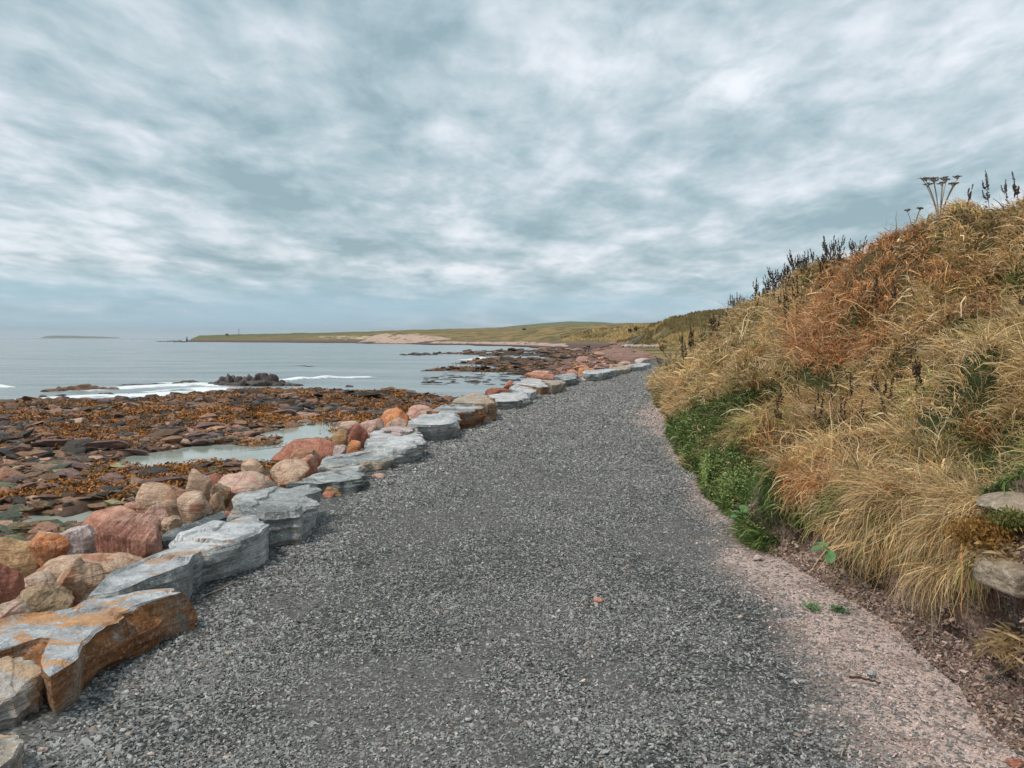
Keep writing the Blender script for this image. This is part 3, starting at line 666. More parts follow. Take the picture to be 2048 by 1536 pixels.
# ------------------------------------------------------------------ slabs along the path
def slab(pts, zt, thick, mat, label, seed, tilt=None, side=None, taper=.10, noise=.03, name='stone_slab', N=150, grow=0, zb=None):
    P = np.array([px2w(p[0], p[1], z=(p[2] if len(p) > 2 else zt)) for p in pts])
    A = np.column_stack([P[:, :2], np.ones(len(P))]); cf = np.linalg.lstsq(A, P[:, 2], rcond=None)[0]
    Q = P[:, :2]; n = len(Q)
    area = .5 * np.sum(Q[:, 0] * np.roll(Q[:, 1], -1) - np.roll(Q[:, 0], -1) * Q[:, 1])
    if area < 0: Q = Q[::-1]
    seg = np.linalg.norm(np.roll(Q, -1, 0) - Q, axis=1); L = seg.sum(); cum = np.concatenate([[0], np.cumsum(seg)])
    s = np.linspace(0, L, N, endpoint=False); Qc = np.vstack([Q, Q[:1]])
    R = np.column_stack([np.interp(s, cum, Qc[:, 0]), np.interp(s, cum, Qc[:, 1])])
    c = R.mean(0); size = math.sqrt(abs(area)); r = np.random.default_rng(seed)
    d = R - c; dn = d / (np.linalg.norm(d, axis=1)[:, None] + 1e-9)
    def pwl(m_, sd):
        q = np.random.default_rng(sd); kn = np.sort((np.arange(m_) + q.uniform(-.4, .4, m_)) / m_) * L; va = q.uniform(-.5, .5, m_); return np.interp(s, kn, va, period=L)
    jag = pwl(26, seed + 60) * .085 * size + pwl(9, seed + 61) * .05 * size + .25 * (fbm(np.column_stack([R * 5 / max(size, .5), np.full(N, seed)]), 4, seed) - .5) * .075 * size
    R = R + dn * jag[:, None]
    lean_ = taper + (fbm(np.column_stack([R * 1.6 / max(size, .4), np.full(N, seed * 2.7)]), 3, seed + 40) - .5) * .62; lean_ = np.minimum(lean_, .12) + .05; chp = (fbm(np.column_stack([R * 3.1, np.full(N, seed * 1.7)]), 3, seed + 41) - .44) * .60
    K = 14; rings = []; offs = np.cumsum(r.normal(0, .35, K)); offs = (offs - offs.mean())
    zpl = lambda XY: cf[0] * XY[:, 0] + cf[1] * XY[:, 1] + cf[2]
    for k in range(K):                                  # side, bottom to top
        f = k / (K - 1.0)
        fk = f * 4; k0 = int(min(3, fk)); nz = (1 - fk + k0) * (.5 * pwl(9, seed * 9 + k0) + .45 * pwl(41, seed * 9 + k0 + 50)) + (fk - k0) * (.5 * pwl(9, seed * 9 + k0 + 1) + .45 * pwl(41, seed * 9 + k0 + 51)) + .5 * (fbm(np.column_stack([R * 5, np.full(N, f * thick * 40 + seed * 1.3)]), 3, seed + 3) - .5)
        stp = (_hash(np.floor(f * 9 + vn(R * 1.2, seed) * 3).astype(np.int64), np.zeros(N, np.int64), np.zeros(N, np.int64), seed) - .5)
        off = nz * noise * 1.6 + stp * noise * .75 + offs[k] * noise * .16 - (lean_ * (1 - f) ** 1.1) * min(size, 1.1) - np.maximum(chp, 0) * ss(np.full(N, f), .55, 1.0) * min(size, 1)
        off = off - (.02 * min(1, size) if k == K - 1 else 0)
        XY = R + dn * off[:, None]
        z = zpl(XY) - thick * (1 - f) + (fbm(np.column_stack([XY * 3, np.full(N, f * 4)]), 2, seed + 9) - .5) * thick * .12
        rings.append(np.column_stack([XY, z]))
    r2_ = np.array([math.cos(seed * 1.9), math.sin(seed * 1.9)]); TR = 26; top = rings[-1]
    for k in range(1, TR + 1):
        f = 1 - k / float(TR); f = max(f, .002)
        XY = c + (top[:, :2] - c) * f
        hp = r2_[0] * (XY[:, 0] - c[0]) + r2_[1] * (XY[:, 1] - c[1]) + (fbm(XY * 6, 2, seed + 21) - .5) * .12; hq = -r2_[1] * (XY[:, 0] - c[0]) + r2_[0] * (XY[:, 1] - c[1]) + (fbm(XY * 5, 2, seed + 25) - .5) * .15; stp = .38 * (hp > .12 * size) + .3 * (hq > .16 * size) - .3 * (hp < -.3 * size)
        lift = (stp * .06 + (fbm(XY * 9, 3, seed + 22) - .5) * .022) * min(1, size) * ss(np.full(N, 1 - f), 0, .12)
        rings.append(np.column_stack([XY, zpl(XY) + lift]))
    V = np.vstack(rings); F = grid_faces(len(rings), N, wrap=True)
    org = np.array([c[0], c[1], zpl(c[None])[0] - thick]); V = V - org
    mats = [M[mat]]; mi = None
    if side:
        mats.append(M[side]); mi = np.zeros(len(F), int); mi[:(K - 1) * N] = 1
    o = mk(name, V, F, None, mats=mats, mi=mi, smooth=False); o.location = org
    me = o.data; me.polygons.foreach_set('use_smooth', np.ones(len(me.polygons), bool))
    # keep crisp arrises
    try: me.set_sharp_from_angle(angle=RAD(20))
    except Exception: pass
    return tag(o, label, 'stone slab', 'stone slabs edging the gravel path')
S = [
 ([(-90, 1475), (-10, 1463), (48, 1461), (54, 1480), (50, 1545), (30, 1640), (-120, 1700)], .10, .20, 'slate_tan', 'small buff slab in the bottom left corner', 1, None),
 ([(-110, 1330, .22), (60, 1291, .24), (78, 1305, .22), (93, 1342, .17), (88, 1362, .15), (30, 1405, .12), (-120, 1450, .12)], .2, .24, 'slate_tan', 'buff striated slab broken off at an angle, second from the bottom', 2, None),
 ([(-110, 1268), (0, 1238), (62, 1221), (150, 1204), (240, 1184), (330, 1162), (392, 1165), (402, 1178), (350, 1196), (305, 1222), (255, 1250), (200, 1270), (165, 1292), (155, 1318), (98, 1352), (72, 1296), (-110, 1330)], .22, .27, 'slate_orange', 'widest near slab with orange rust patches on its pale top', 3, 'rust'),
 ([(168, 1194), (215, 1150), (290, 1110), (332, 1082), (430, 1044), (528, 1022), (542, 1048), (500, 1078), (440, 1102), (385, 1118), (372, 1140), (330, 1154), (240, 1188)], .24, .29, 'slate_pale', 'long smooth pale grey slab with layered broken front', 4, 'slate_face'),
 ([(447, 1002), (462, 988), (560, 973), (625, 967), (648, 984), (638, 1004), (590, 1022), (530, 1028), (446, 1024)], .28, .27, 'slate', 'blue grey striated slab with a dark hollow beneath its tip', 5, 'slate_face'),
 ([(322, 1062, .0), (449, 1019, .05), (454, 1040, .0), (400, 1062, 0), (322, 1088, -.06)], 0, .25, 'slate_dark', 'dark green grey slab squeezed behind the long smooth pale slab', 6, None),
 ([(556, 972), (600, 956), (640, 945), (728, 933), (745, 946), (716, 962), (680, 966), (640, 968)], .14, .26, 'slate', 'weathered green grey slab above the rusty stone', 7, 'slate_dark'),
 ([(634, 936), (642, 918), (700, 907), (760, 897), (784, 903), (784, 916), (745, 926), (700, 935)], .14, .22, 'slate', 'grey slab with brown edge just below the white slab', 8, 'slate_tan'),
 ([(721, 872), (763, 855), (830, 854), (848, 868), (853, 882), (835, 893), (783, 898), (728, 892)], .22, .24, 'slate_pale', 'whitish slab carrying a thin pink flake of stone', 9, 'slate_face'),
 ([(806, 850), (830, 831), (870, 827), (915, 828), (929, 842), (900, 846), (860, 851)], .28, .30, 'slate_pale', 'grey slab with a white broken front face', 10, 'slate_face'),
 ([(852, 822), (902, 808), (958, 804), (977, 816), (950, 822), (900, 826)], .32, .30, 'slate', 'grey topped slab with rust orange layered side', 11, 'rust'),
 ([(900, 806), (915, 792), (966, 790), (994, 797), (993, 806), (950, 808)], .36, .36, 'slate_tan', 'thick tan topped slab with a vertically grained end', 12, 'slate_brown'),
 ([(970, 790), (1000, 785), (1050, 785), (1059, 795), (1036, 802), (993, 804)], .20, .22, 'slate_pale', 'flat pale slab just beyond the thick tan one', 13, 'slate'),
 ([(1018, 777), (1028, 770), (1068, 777), (1075, 784), (1054, 788)], .22, .24, 'slate_pale', 'narrow whitish slab with a grey shaded end', 14, 'slate_face'),
 ([(1022, 767), (1055, 755), (1085, 760), (1097, 772), (1080, 775)], .24, .26, 'slate_pale', 'long pale slab with a brown tip pointing at the path', 15, 'slate_brown'),
 ([(1084, 760), (1126, 761), (1132, 766), (1104, 771)], .26, .26, 'slate_tan', 'thin buff slab right of the brown tipped one', 16, None),
 ([(1104, 752), (1149, 747), (1158, 753), (1152, 758), (1130, 761)], .24, .27, 'slate', 'rounded grey slab left of the squarish orange boulder', 17, 'slate_dark'),
 ([(1162, 743), (1219, 737), (1236, 739), (1198, 748), (1168, 748)], .28, .27, 'slate_pale', 'broad white slab lying along the far path edge', 18, 'slate_face'),
 ([(1160, 756), (1180, 751), (1200, 749), (1190, 756), (1168, 760)], .08, .12, 'palepink', 'low pink slab in front of the broad white slab', 19, None),
 ([(1219, 736), (1256, 731), (1270, 732), (1256, 738), (1232, 741)], .22, .25, 'slate_tan', 'buff slab beyond the broad white slab', 20, None),
 ([(1254, 730), (1290, 726), (1302, 728), (1284, 733), (1264, 735)], .22, .25, 'slate_pale', 'farthest white slab where the path vanishes', 21, 'slate_face'),
 ([(763, 857), (788, 852), (828, 853), (832, 858), (820, 863), (800, 866), (780, 863)], .262, .035, 'palepink', 'thin pink flake lying on the whitish slab', 22, None),
]
for pts, zt, th, mat, lab, sd, side in S:
    slab(pts, zt, th + .06, mat, lab, sd, side=side, noise=.03 if sd < 12 else .035)

# small things on the path
def pebble(px, py, wpx, mat, label, seed, z=.012, hh=.5, style='round', dep=.8, cat='pebble'):
    p = px2w(px, py, z=z); wd_ = wpx * p[1] / FPX
    V, F = rock_shape(seed, 3, style, .06)
    return put_rock('pebble', V, F, (p[0], p[1], z + wd_ * hh * .25), (wd_, wd_ * dep, wd_ * hh), M[mat], label, cat)
pebble(1197, 1203, 22, 'red', 'single small red pebble lying alone on the grey gravel', 901)
pebble(825, 918, 22, 'palepink', 'smooth white pebble at the gravel edge by the whitish slab', 902, hh=.6)
pebble(757, 955, 29, 'pink', 'flat pink stone on the gravel below the brown edged slab', 903, hh=.4)
pebble(657, 994, 26, 'red', 'small red shard in front of the rusty stone', 904, hh=.6, style='wedge')
pebble(1515, 1119, 20, 'palepink', 'pale pinkish stone on the right edge of the path', 905, hh=.6, style='angular')
pebble(936, 1440, 12, 'slate_pale', 'pale round pebble in the lower middle of the path', 906)
pebble(1743, 1352, 18, 'slate', 'grey pebble sitting beside the brown feather like twig', 907, hh=.9)
pebble(87, 1501, 20, 'palepink', 'whitish pebble right of the small buff corner slab', 908)
pebble(2030, 1528, 36, 'red', 'red stone at the bottom right corner', 909, hh=.35, style='slab')
def tube(pts, rad, k=5):
    pts = np.array(pts, float); n = len(pts); rad = np.broadcast_to(rad, (n,)); T = np.gradient(pts, axis=0); T /= np.linalg.norm(T, axis=1)[:, None] + 1e-9
    a = np.cross(T, [0.31, .2, .93]); a /= np.linalg.norm(a, axis=1)[:, None] + 1e-9; b = np.cross(T, a)
    th = np.linspace(0, 2 * np.pi, k, endpoint=False)
    V = pts[:, None] + rad[:, None, None] * (a[:, None] * np.cos(th)[None, :, None] + b[:, None] * np.sin(th)[None, :, None])
    return V.reshape(-1, 3), grid_faces(n, k, wrap=True)
def join(parts):
    Vs, Fs, o = [], [], 0
    for V, F in parts: Vs.append(V); Fs.append(F + o); o += len(V)
    return np.vstack(Vs), np.vstack(Fs)
def twig(pxs, r, mat, name, label, z=.025):
    P = np.array([px2w(a, b, z=z + (c if True else 0)) for a, b, c in pxs]); o0 = P[0].copy()
    s = np.linspace(0, 1, 14); si = np.linspace(0, 1, len(P)); Q = np.column_stack([np.interp(s, si, P[:, i]) for i in range(3)]) - o0
    Q = Q + (rng.uniform(-1, 1, Q.shape) * r * .6)
    V, F = tube(Q, np.linspace(r, r * .45, 14)); o = mk(name, V, F, M[mat], smooth=True); o.location = o0; tag(o, label, name.replace('_', ' '))
twig([(398, 1196, 0), (440, 1178, .01), (478, 1160, .0)], .004, 'palestem', 'dry_stalk', 'thin pale dry stalk lying on gravel beside the orange stained slab')
twig([(1682, 1515, 0), (1690, 1490, .005), (1697, 1470, 0)], .0035, 'palestem', 'straw', 'short golden straw on the pink grit, lower right')
twig([(1700, 1354, 0), (1735, 1358, .012), (1762, 1366, 0)], .007, 'seed', 'twig', 'dark brown twig lying on the pink grit below the bank')
twig([(1630, 1370, 0), (1622, 1355, .0), (1615, 1345, 0)], .002, 'palestem', 'straw', 'tiny pale straw left of the dark brown twig')

# ------------------------------------------------------------------ foreshore stones
def beach_pts(n, y0, y1, seed, power=1.0):
    r = np.random.default_rng(seed); out = []
    y = y0 * (y1 / y0) ** (r.uniform(0, 1, n) ** power)
    a = np.where(y > 12, r.uniform(-.80, .22, n), r.uniform(-2.2, -.2, n)); x = a * y
    k = (x < eleft(y) - 2.6 - .02 * y); x, y = x[k], y[k]; z = ground(x, y)
    k = z > SEA - .25; Pq = np.column_stack([x, y])
    for pl_ in pools: k &= ~((sdf(Pq, pl_) > (-.30 if y1 < 67 and n < 5000 else -.05)) & (r.uniform(0, 1, len(x)) < (.97 if n < 5000 else .74)))
    return x[k], y[k], z[k]
PAL = np.array([(.12, .07, .042), (.21, .12, .075), (.30, .155, .10), (.08, .062, .05), (.04, .035, .03), (.17, .10, .055), (.38, .235, .17), (.16, .125, .095), (.10, .055, .03), (.05, .042, .035)])
# individuals: the ones that show largest
bx, by, bz = beach_pts(1500, 13.8, 70, 601, 1.0)
r3 = np.random.default_rng(602); size = r3.gamma(3, .085, len(bx)) + .14; size = np.minimum(size, .85)
ordr = np.argsort(-(size / by))[:240]
protoB = [rock_shape(700 + i, 3, ['angular', 'slab', 'wedge', 'block', 'slab', 'round'][i % 6], .07, None, r3.uniform(-.3, .3, 3)) for i in range(12)]
cache = {}
cn = {'brownrock': 'brown', 'purple': 'purplish brown', 'darkred': 'dark red', 'wetdark': 'blackish wet', 'red': 'red', 'ochre': 'ochre brown'}
def where_(x, y):
    s = 'left of' if x < -10.5 and y < 26 else ''
    if y < 17: return 'below the boulders beside the nearest tide pool'
    if y < 21: return 'between the nearest tide pool and the long green one'
    if y < 27: return 'beside the long green tide pool'
    if y < 36: return 'among amber seaweed in the middle of the foreshore'
    return 'near the seaward edge of the foreshore'
for q, i in enumerate(ordr):
    mt = BEACH[r3.choice(6, p=[.44, .16, .08, .18, .04, .10])]
    if by[i] > 32 and mt in ('red', 'ochre', 'darkred'): mt = 'wetdark'; key = (q % 12, mt)
    if key not in cache:
        V, F = protoB[q % 12]; cache[key] = mk('beach_rock', V * .5, F, M[mt], smooth=False, link=False)
    o = cache[key].copy(); C.objects.link(o); s = size[i]
    fl = r3.uniform(.22, .5); o.scale = (s * r3.uniform(1.0, 1.7), s * r3.uniform(.8, 1.1), s * fl)
    o.location = (bx[i], by[i], bz[i] + s * fl * .22); o.rotation_euler = (r3.uniform(-.22, .22), r3.uniform(-.22, .22), r3.uniform(-.7, .7))
    tag(o, '%s %s %s lying %s' % (('big' if s > .6 else 'middling' if s > .35 else 'small'), cn[mt], 'flat rock' if fl < .34 else 'blocky rock', where_(bx[i], by[i])), 'rock', 'loose rocks on the foreshore')
# the rest as one mass
def mass(n, y0, y1, seed, smin, smean, power, pal, dark_sea=True, grow=True):
    x, y, z = beach_pts(n, y0, y1, seed, power); r = np.random.default_rng(seed + 1); n = len(x)
    s = (r.gamma(2.2, smean / 2.2, n) + smin) * (np.clip(y / 26, 1, 5) if grow else 1)
    k = (x < eleft(y) - 2.4 - s); x, y, z, s = x[k], y[k], z[k], s[k]; n = len(x)
    protos = [rock_shape(800 + i, 1, 'angular', .10, None, r.uniform(-1, 1, 3))[0] for i in range(16)]; F0 = ico(1)[1]
    PV = np.array(protos)[r.integers(0, 16, n)]
    PV = PV * (s[:, None] * np.stack([r.uniform(.5, .9, n), r.uniform(.4, .6, n), r.uniform(.12, .30, n)], 1))[:, None, :]
    a = r.uniform(-.9, .9, n); PV[:, :, 2] += PV[:, :, 0] * r.normal(0, .16, n)[:, None] + PV[:, :, 1] * r.normal(0, .16, n)[:, None]
    ca, sa = np.cos(a)[:, None], np.sin(a)[:, None]
    V = np.stack([PV[:, :, 0] * ca - PV[:, :, 1] * sa + x[:, None], PV[:, :, 0] * sa + PV[:, :, 1] * ca + y[:, None], PV[:, :, 2] + (z + s * .06)[:, None]], -1)
    c = pal[r.integers(0, len(pal), n)] * r.uniform(.7, 1.35, n)[:, None]
    wet = ss(-z, 1.80, 2.0)[:, None] * (y > 30)[:, None]; c = c * (1 - wet * .65)
    farp = (y > 60) * ss(13 - (eleft(y) - x), 0, 8) * (r.uniform(0, 1, n) < .7); c = c * np.where(y > 60, .8, 1)[:, None] * (1 - farp[:, None]) + np.array([.38, .22, .18]) * r.uniform(.35, 1.4, n)[:, None] * farp[:, None]
    if y1 < 67: c = c * (1 - .32 * ss(y, 31, 38))[:, None]
    gr = (y < 19) & (r.uniform(0, 1, n) < .3); c = np.where(gr[:, None], c * np.array([.8, 1.15, .7]) + .03, c)
    c = np.repeat(c, V.shape[1], 0)
    return V.reshape(-1, 3), (F0[None] + (np.arange(n) * V.shape[1])[:, None, None]).reshape(-1, 3), c
V1, F1, c1 = mass(42000, 10.5, 66, 610, .04, .13, .85, PAL)
V0, F0_, c0_ = mass(9000, 3.2, 11.5, 605, .08, .2, 1.0, PAL, grow=False)
V2, F2, c2 = mass(14000, 62, 240, 620, .06, .11, 1.0, PAL)
V = np.vstack([V1, V2, V0]); F = np.vstack([F1, F2 + len(V1), F0_ + len(V1) + len(V2)]); c = np.vstack([c1, c2, c0_])
o = mk('shore_stones', V, F, M['shore_mass'], col=c); tag(o, 'countless small reddish brown stones covering the foreshore', 'stones', kind='stuff')

# seaweed: amber fronds in patches
def fronds(n, seed, y0, y1):
    x, y, z = beach_pts(n, y0, y1, seed, .9); r = np.random.default_rng(seed)
    P = np.column_stack([x, y]); q = fbm(P * .5, 4, 101)
    k = (q > .485 + .16 * r.uniform(-.5, .5, len(x))) & (y > 14.5) & ((z > -1.86) | (y > 60)) & (r.uniform(0, 1, len(x)) < .8 - .5 * ss(y, 33, 40) * (y < 60)); x, y, z = x[k], y[k], z[k]; n = len(x)
    m_ = 9; s = r.uniform(.018, .05, (n, m_)) * np.clip(y / 24, 1, 3.2)[:, None]; sp_ = .16 * np.clip(y / 22, 1, 4)[:, None]
    cx = x[:, None] + r.normal(0, 1, (n, m_)) * sp_; cy = y[:, None] + r.normal(0, 1, (n, m_)) * sp_ * .7
    cz = z[:, None] + r.uniform(.01, .12, (n, m_)) * np.clip(y / 30, 1, 2)[:, None]
    a = r.uniform(0, 6.28, (n, m_)); b = r.uniform(-.9, .9, (n, m_))
    ux, uy, uz = np.cos(a) * np.cos(b), np.sin(a) * np.cos(b), np.sin(b)
    vx, vy, vz = -np.sin(a) * .5, np.cos(a) * .5, r.uniform(-.5, .5, (n, m_))
    V = np.stack([np.stack([cx + s * (i * ux + j * vx), cy + s * (i * uy + j * vy), cz + s * (i * uz + j * vz) + (.3 * s if i == 0 else 0)], -1) for i, j in ((-1, -.6), (0, -1), (1, -.4), (1, .4), (0, 1), (-1, .5))], 2)
    V = V.reshape(-1, 6, 3); F = np.array([(0, 1, 4, 5), (1, 2, 3, 4)])[None] + (np.arange(len(V)) * 6)[:, None, None]
    c = np.array([.27, .115, .026])[None] * r.uniform(.3, 1.75, (n, 1, 1)) ** 1.2 * r.uniform(.7, 1.3, (n, m_, 1)); c[:, :, 1:] *= r.uniform(.8, 1.15, (n, m_, 1))
    wet = ss(-z, 1.8, 2.0)[:, None, None] * (y > 50)[:, None, None]; c = c * (1 - .6 * wet)
    return V.reshape(-1, 3), F.reshape(-1, 4), np.repeat(c.reshape(-1, 3), 6, 0)
V1, F1, c1 = fronds(60000, 630, 13, 62); V2, F2, c2 = fronds(6000, 640, 62, 200)
o = mk('seaweed', np.vstack([V1, V2]), np.vstack([F1, F2 + len(V1)]), M['weed'], col=np.vstack([c1, c2])); tag(o, 'amber brown seaweed draped over the foreshore stones', 'seaweed', kind='stuff')

# ------------------------------------------------------------------ outcrops in the water
def outcrop(blocks, label, mat='reef', name='rock_outcrop', seed=0, sub=3):
    parts = []; r = np.random.default_rng(seed)
    base = px2w((blocks[0][0] + blocks[-1][2]) / 2, blocks[0][3], z=SEA); base[2] = SEA
    for i, (x0, y0, x1, y1) in enumerate(blocks):
        p = px2w((x0 + x1) / 2, y1, z=SEA + .0); d = p[1]; w_ = (x1 - x0) * d / FPX; h = (y1 - y0) * d / FPX
        V, F = rock_shape(seed * 31 + i, sub, ['block', 'angular', 'wedge', 'block'][i % 4], .10, None, (r.uniform(-.3, .3), r.uniform(-.35, .35), r.uniform(-.6, .6)))
        V = V * np.array([w_, max(w_ * .9, .5), h * 1.5]) / 2 + np.array([p[0], p[1] + .3, SEA + h * .25]) - base
        parts.append((V, F))
    V, F = join(parts); o = mk(name, V, F, M[mat], smooth=False); o.location = base
    return tag(o, label, 'outcrop', 'dark rock outcrops off the shore')
def rnd_blocks(x0, x1, yb, hmin, hmax, wmin, wmax, seed, slope=0, prof=None):
    r = np.random.default_rng(seed); out = []; x = x0
    while x < x1:
        w_ = r.uniform(wmin, wmax); t = (x - x0) / (x1 - x0); h = r.uniform(hmin, hmax) * (prof(t) if prof else (.6 + .8 * math.sin(math.pi * min(1, max(0, t)))))
        b_ = yb + slope * t + r.uniform(-1, 1); out.append((x, b_ - h, x + w_ * 1.25, b_)); x += w_ * .62
    return out
pr = lambda t: np.interp(t, [0, .12, .2, .35, .42, .55, .7, .82, .9, 1], [.3, .6, 1.0, .95, .65, 1.05, 1.2, 1.15, .8, .25])
outcrop(rnd_blocks(412, 560, 772, 20, 26, 8, 17, 5, 0, pr) + rnd_blocks(420, 575, 773, 7, 12, 14, 30, 6), 'tallest jagged dark outcrop of upright blocks in the surf', seed=1)
outcrop(rnd_blocks(76, 205, 783, 5, 10, 16, 34, 7, -2), 'low brown outcrop left of the tall jagged one', 'brownrock', seed=2)
outcrop(rnd_blocks(230, 325, 774, 3, 6, 10, 24, 8, -2), 'thin broken dark ledge between the low brown and the tall outcrops', seed=3)
outcrop(rnd_blocks(325, 392, 769, 3, 5, 14, 26, 9, -1), 'flat dark ledge just left of the tall jagged outcrop', seed=4)
outcrop([(70, 790, 86, 798)], 'small round dark rock awash at the left of the surf', seed=5, name='rock'), outcrop([(106, 789, 126, 797)], 'dark rock awash right of the small round one', seed=6, name='rock')
outcrop(rnd_blocks(168, 228, 795, 4, 7, 10, 20, 10), 'pair of dark wet rocks awash close to the foreshore edge', seed=7)
outcrop([(248, 788, 262, 795)], 'lone squarish dark rock in the white surf', seed=8, name='rock')
outcrop(rnd_blocks(-60, 235, 814, 12, 19, 18, 40, 11, -4, lambda t: 1), 'long dark ledge edging the left foreshore at the water', 'purple', seed=9)
outcrop(rnd_blocks(235, 330, 806, 6, 9, 16, 40, 12, -4), 'rounded dark ledge behind the surf in the left middle', seed=10)
outcrop(rnd_blocks(296, 352, 804, 10, 16, 10, 18, 13), 'upright cluster of grey brown blocks at the foreshore edge', 'purple', seed=11)
outcrop(rnd_blocks(350, 480, 798, 6, 10, 14, 30, 14, -10), 'low reddish ledge running toward the tall outcrop', 'purple', seed=12)
outcrop(rnd_blocks(478, 640, 787, 8, 13, 10, 22, 15, 2, lambda t: 1), 'broken brown ledge right below the tall outcrop', 'purple', seed=13)
outcrop(rnd_blocks(745, 800, 785, 5, 8, 14, 26, 16), 'brown hummock at the right end of the foreshore', 'brownrock', seed=14)
outcrop([(688, 770, 705, 776)], 'single dark rock standing in calm water near the foreshore', seed=15, name='rock')
outcrop(rnd_blocks(650, 680, 781, 2, 4, 7, 12, 17), 'tiny rocks awash left of the single dark rock', seed=16)
outcrop([(627, 760, 648, 763)], 'sliver of dark rock showing before the right hand breaker', seed=17, name='rock')
outcrop(rnd_blocks(580, 615, 733.5, 1.2, 2.2, 9, 16, 18), 'thin awash rock far out in the open bay', seed=18)
outcrop(rnd_blocks(798, 856, 710.5, 2, 4.5, 8, 16, 19), 'low dark skerry alone in the middle of the bay', seed=19)
outcrop([(864, 706.5, 876, 710)], 'small dark skerry tip right of the lone skerry', seed=20, name='rock')
outcrop(rnd_blocks(955, 1110, 711, 2.5, 6.5, 8, 18, 21, 0, lambda t: .4 + .8 * math.exp(-((t - .6) / .22) ** 2)), 'dark humped reef off the far boulder beach', seed=21)
outcrop(rnd_blocks(965, 1110, 725, 2, 4, 8, 18, 22, 0), 'nearer dark reef finger behind the small breaker', seed=22)
outcrop(rnd_blocks(960, 1100, 732.5, 1.5, 3.5, 8, 18, 23, 0), 'thin dark reef finger awash in the inlet mouth', seed=23)
outcrop(rnd_blocks(900, 1130, 743.5, 1.5, 3.2, 9, 20, 24, 1), 'nearest long weedy reef finger reaching into the inlet', 'brownrock', seed=24)
outcrop(rnd_blocks(1010, 1130, 728, 1.5, 3.0, 9, 20, 25, 1), 'short weedy reef finger before the pink boulder beach', 'brownrock', seed=25)
outcrop(rnd_blocks(310, 385, 683.4, .8, 1.8, 8, 14, 26, 0), 'skerries trailing off the tip of the headland', seed=26)
# weed-strewn shallows in the still inlet
o_ = []
r4 = np.random.default_rng(55)
for i in range(150):
    a = r4.uniform(850, 1090); b_ = r4.uniform(748, 772) ; 
    if a > 1075 - (b_ - 745) * 2.2 or r4.uniform() > .3 + .7 * math.exp(-((b_ - 756) / 7) ** 2): continue
    p = px2w(a, b_, z=SEA); V, F = ico(1); V = V * np.array([r4.uniform(.2, .7), r4.uniform(.15, .4), .07]) * (1 + .3 * r4.uniform(-1, 1, (len(V), 1))) + np.array([p[0], p[1], SEA + .03]); o_.append((V, F))
V, F = join(o_); o = mk('floating_weed', V, F, M['reef']); tag(o, 'dark scraps of weed and stone awash in the still inlet', 'seaweed', kind='stuff')

# ------------------------------------------------------------------ bank
CR = np.array([(-8, 6.0, 2.4), (0, 6.2, 2.6), (4, 6.3, 2.75), (8, 6.2, 2.88), (9.6, 5.25, 2.82), (11.3, 5.1, 2.80), (14.8, 5.9, 2.68), (20.3, 7.1, 2.58), (27, 8.4, 2.15), (34, 9.7, 1.15), (38, 10.4, .7), (44, 12.6, .35), (58, 18.5, .2)])
def crest(y): return np.interp(y, CR[:, 0], CR[:, 1]), np.interp(y, CR[:, 0], CR[:, 2])
def erode(y): return 1 - ss(y, 5.6, 7.2)
def bank_xyz(y, v):
    """v 0..1 foot to crest, 1..2 plateau"""
    e = erode(y); fx = eright(y) + (vn(np.column_stack([y * 1.7, y * 0]), 71) - .5) * .22; cx_, cz_ = crest(y)
    lipx = fx + .18 * e + .06 * e * (1 - ss(y, 3.5, 4.0)) + .02; nr_ = 1 - ss(y, 3.5, 4.0); facex = fx + (.12 + .03 * nr_) * e; lipz = (.52 + .42 * nr_) * e + .10 * (1 - e) + (vn(np.column_stack([y * 2.3, y * 0 + 4]), 72) - .5) * .16 * e
    v1, v2, v3 = .10, .16, 1.0
    x = np.where(v < v1, fx + (facex - fx) * v / v1, np.where(v < v2, facex + (lipx - facex) * (v - v1) / (v2 - v1), np.where(v <= 1, lipx + (cx_ - lipx) * (v - v2) / (v3 - v2), cx_ + (v - 1) * 26)))
    tt = np.clip((v - v2) / (1 - v2), 0, 1)
    prof = tt ** 1.0 * .93 + .07 * ss(tt, 0, .5) - .07 * np.sin(np.pi * np.clip(tt * 1.3 - .15, 0, 1))
    z = np.where(v < v1, .10 * e * v / v1 + .0, np.where(v < v2, .10 * e + (lipz - .10 * e) * (v - v1) / (v2 - v1), np.where(v <= 1, lipz + (cz_ - lipz) * prof, cz_ + .05 * (v - 1) - .9 * (v - 1) ** 2 * 0)))
    P = np.column_stack([x, y])
    up = ss(v, .16, .30) * (1 - .45 * ss(v, .9, 1.05)); k = np.minimum(1, (cz_ / 2.5))
    lum = (fbm(P * .75, 2, 81) - .5) * 1.0 + (fbm(P * 2.1, 2, 82) - .5) * .85
    # terracing: tussock steps run along the slope
    z = z + lum * up * k + (fbm(P * 7, 3, 83) - .5) * .06 * ss(v, .02, .1) + .004
    soilb = ss(v, .0, .12) * (1 - ss(v, .16, .24)) * e
    x = x + soilb * ((fbm(np.column_stack([y * 4, z * 9]), 3, 84) - .5) * .16)
    return x, y, z
yb = np.concatenate([np.arange(-7, 2, .25), np.arange(2, 9, .04), np.geomspace(9, 57, 300)])
vb = np.concatenate([np.linspace(0, .2, 26, endpoint=False), np.linspace(.2, 1, 110, endpoint=False), np.linspace(1, 2.6, 30)])
Yb, Vb = np.meshgrid(yb, vb, indexing='ij')
X3, Y3, Z3 = bank_xyz(Yb.ravel(), Vb.ravel())
e3 = erode(Y3); q1 = fbm(np.column_stack([X3, Y3, Z3]) * 6, 4, 90); q2 = fbm(np.column_stack([X3, Y3]) * 1.5, 3, 91)
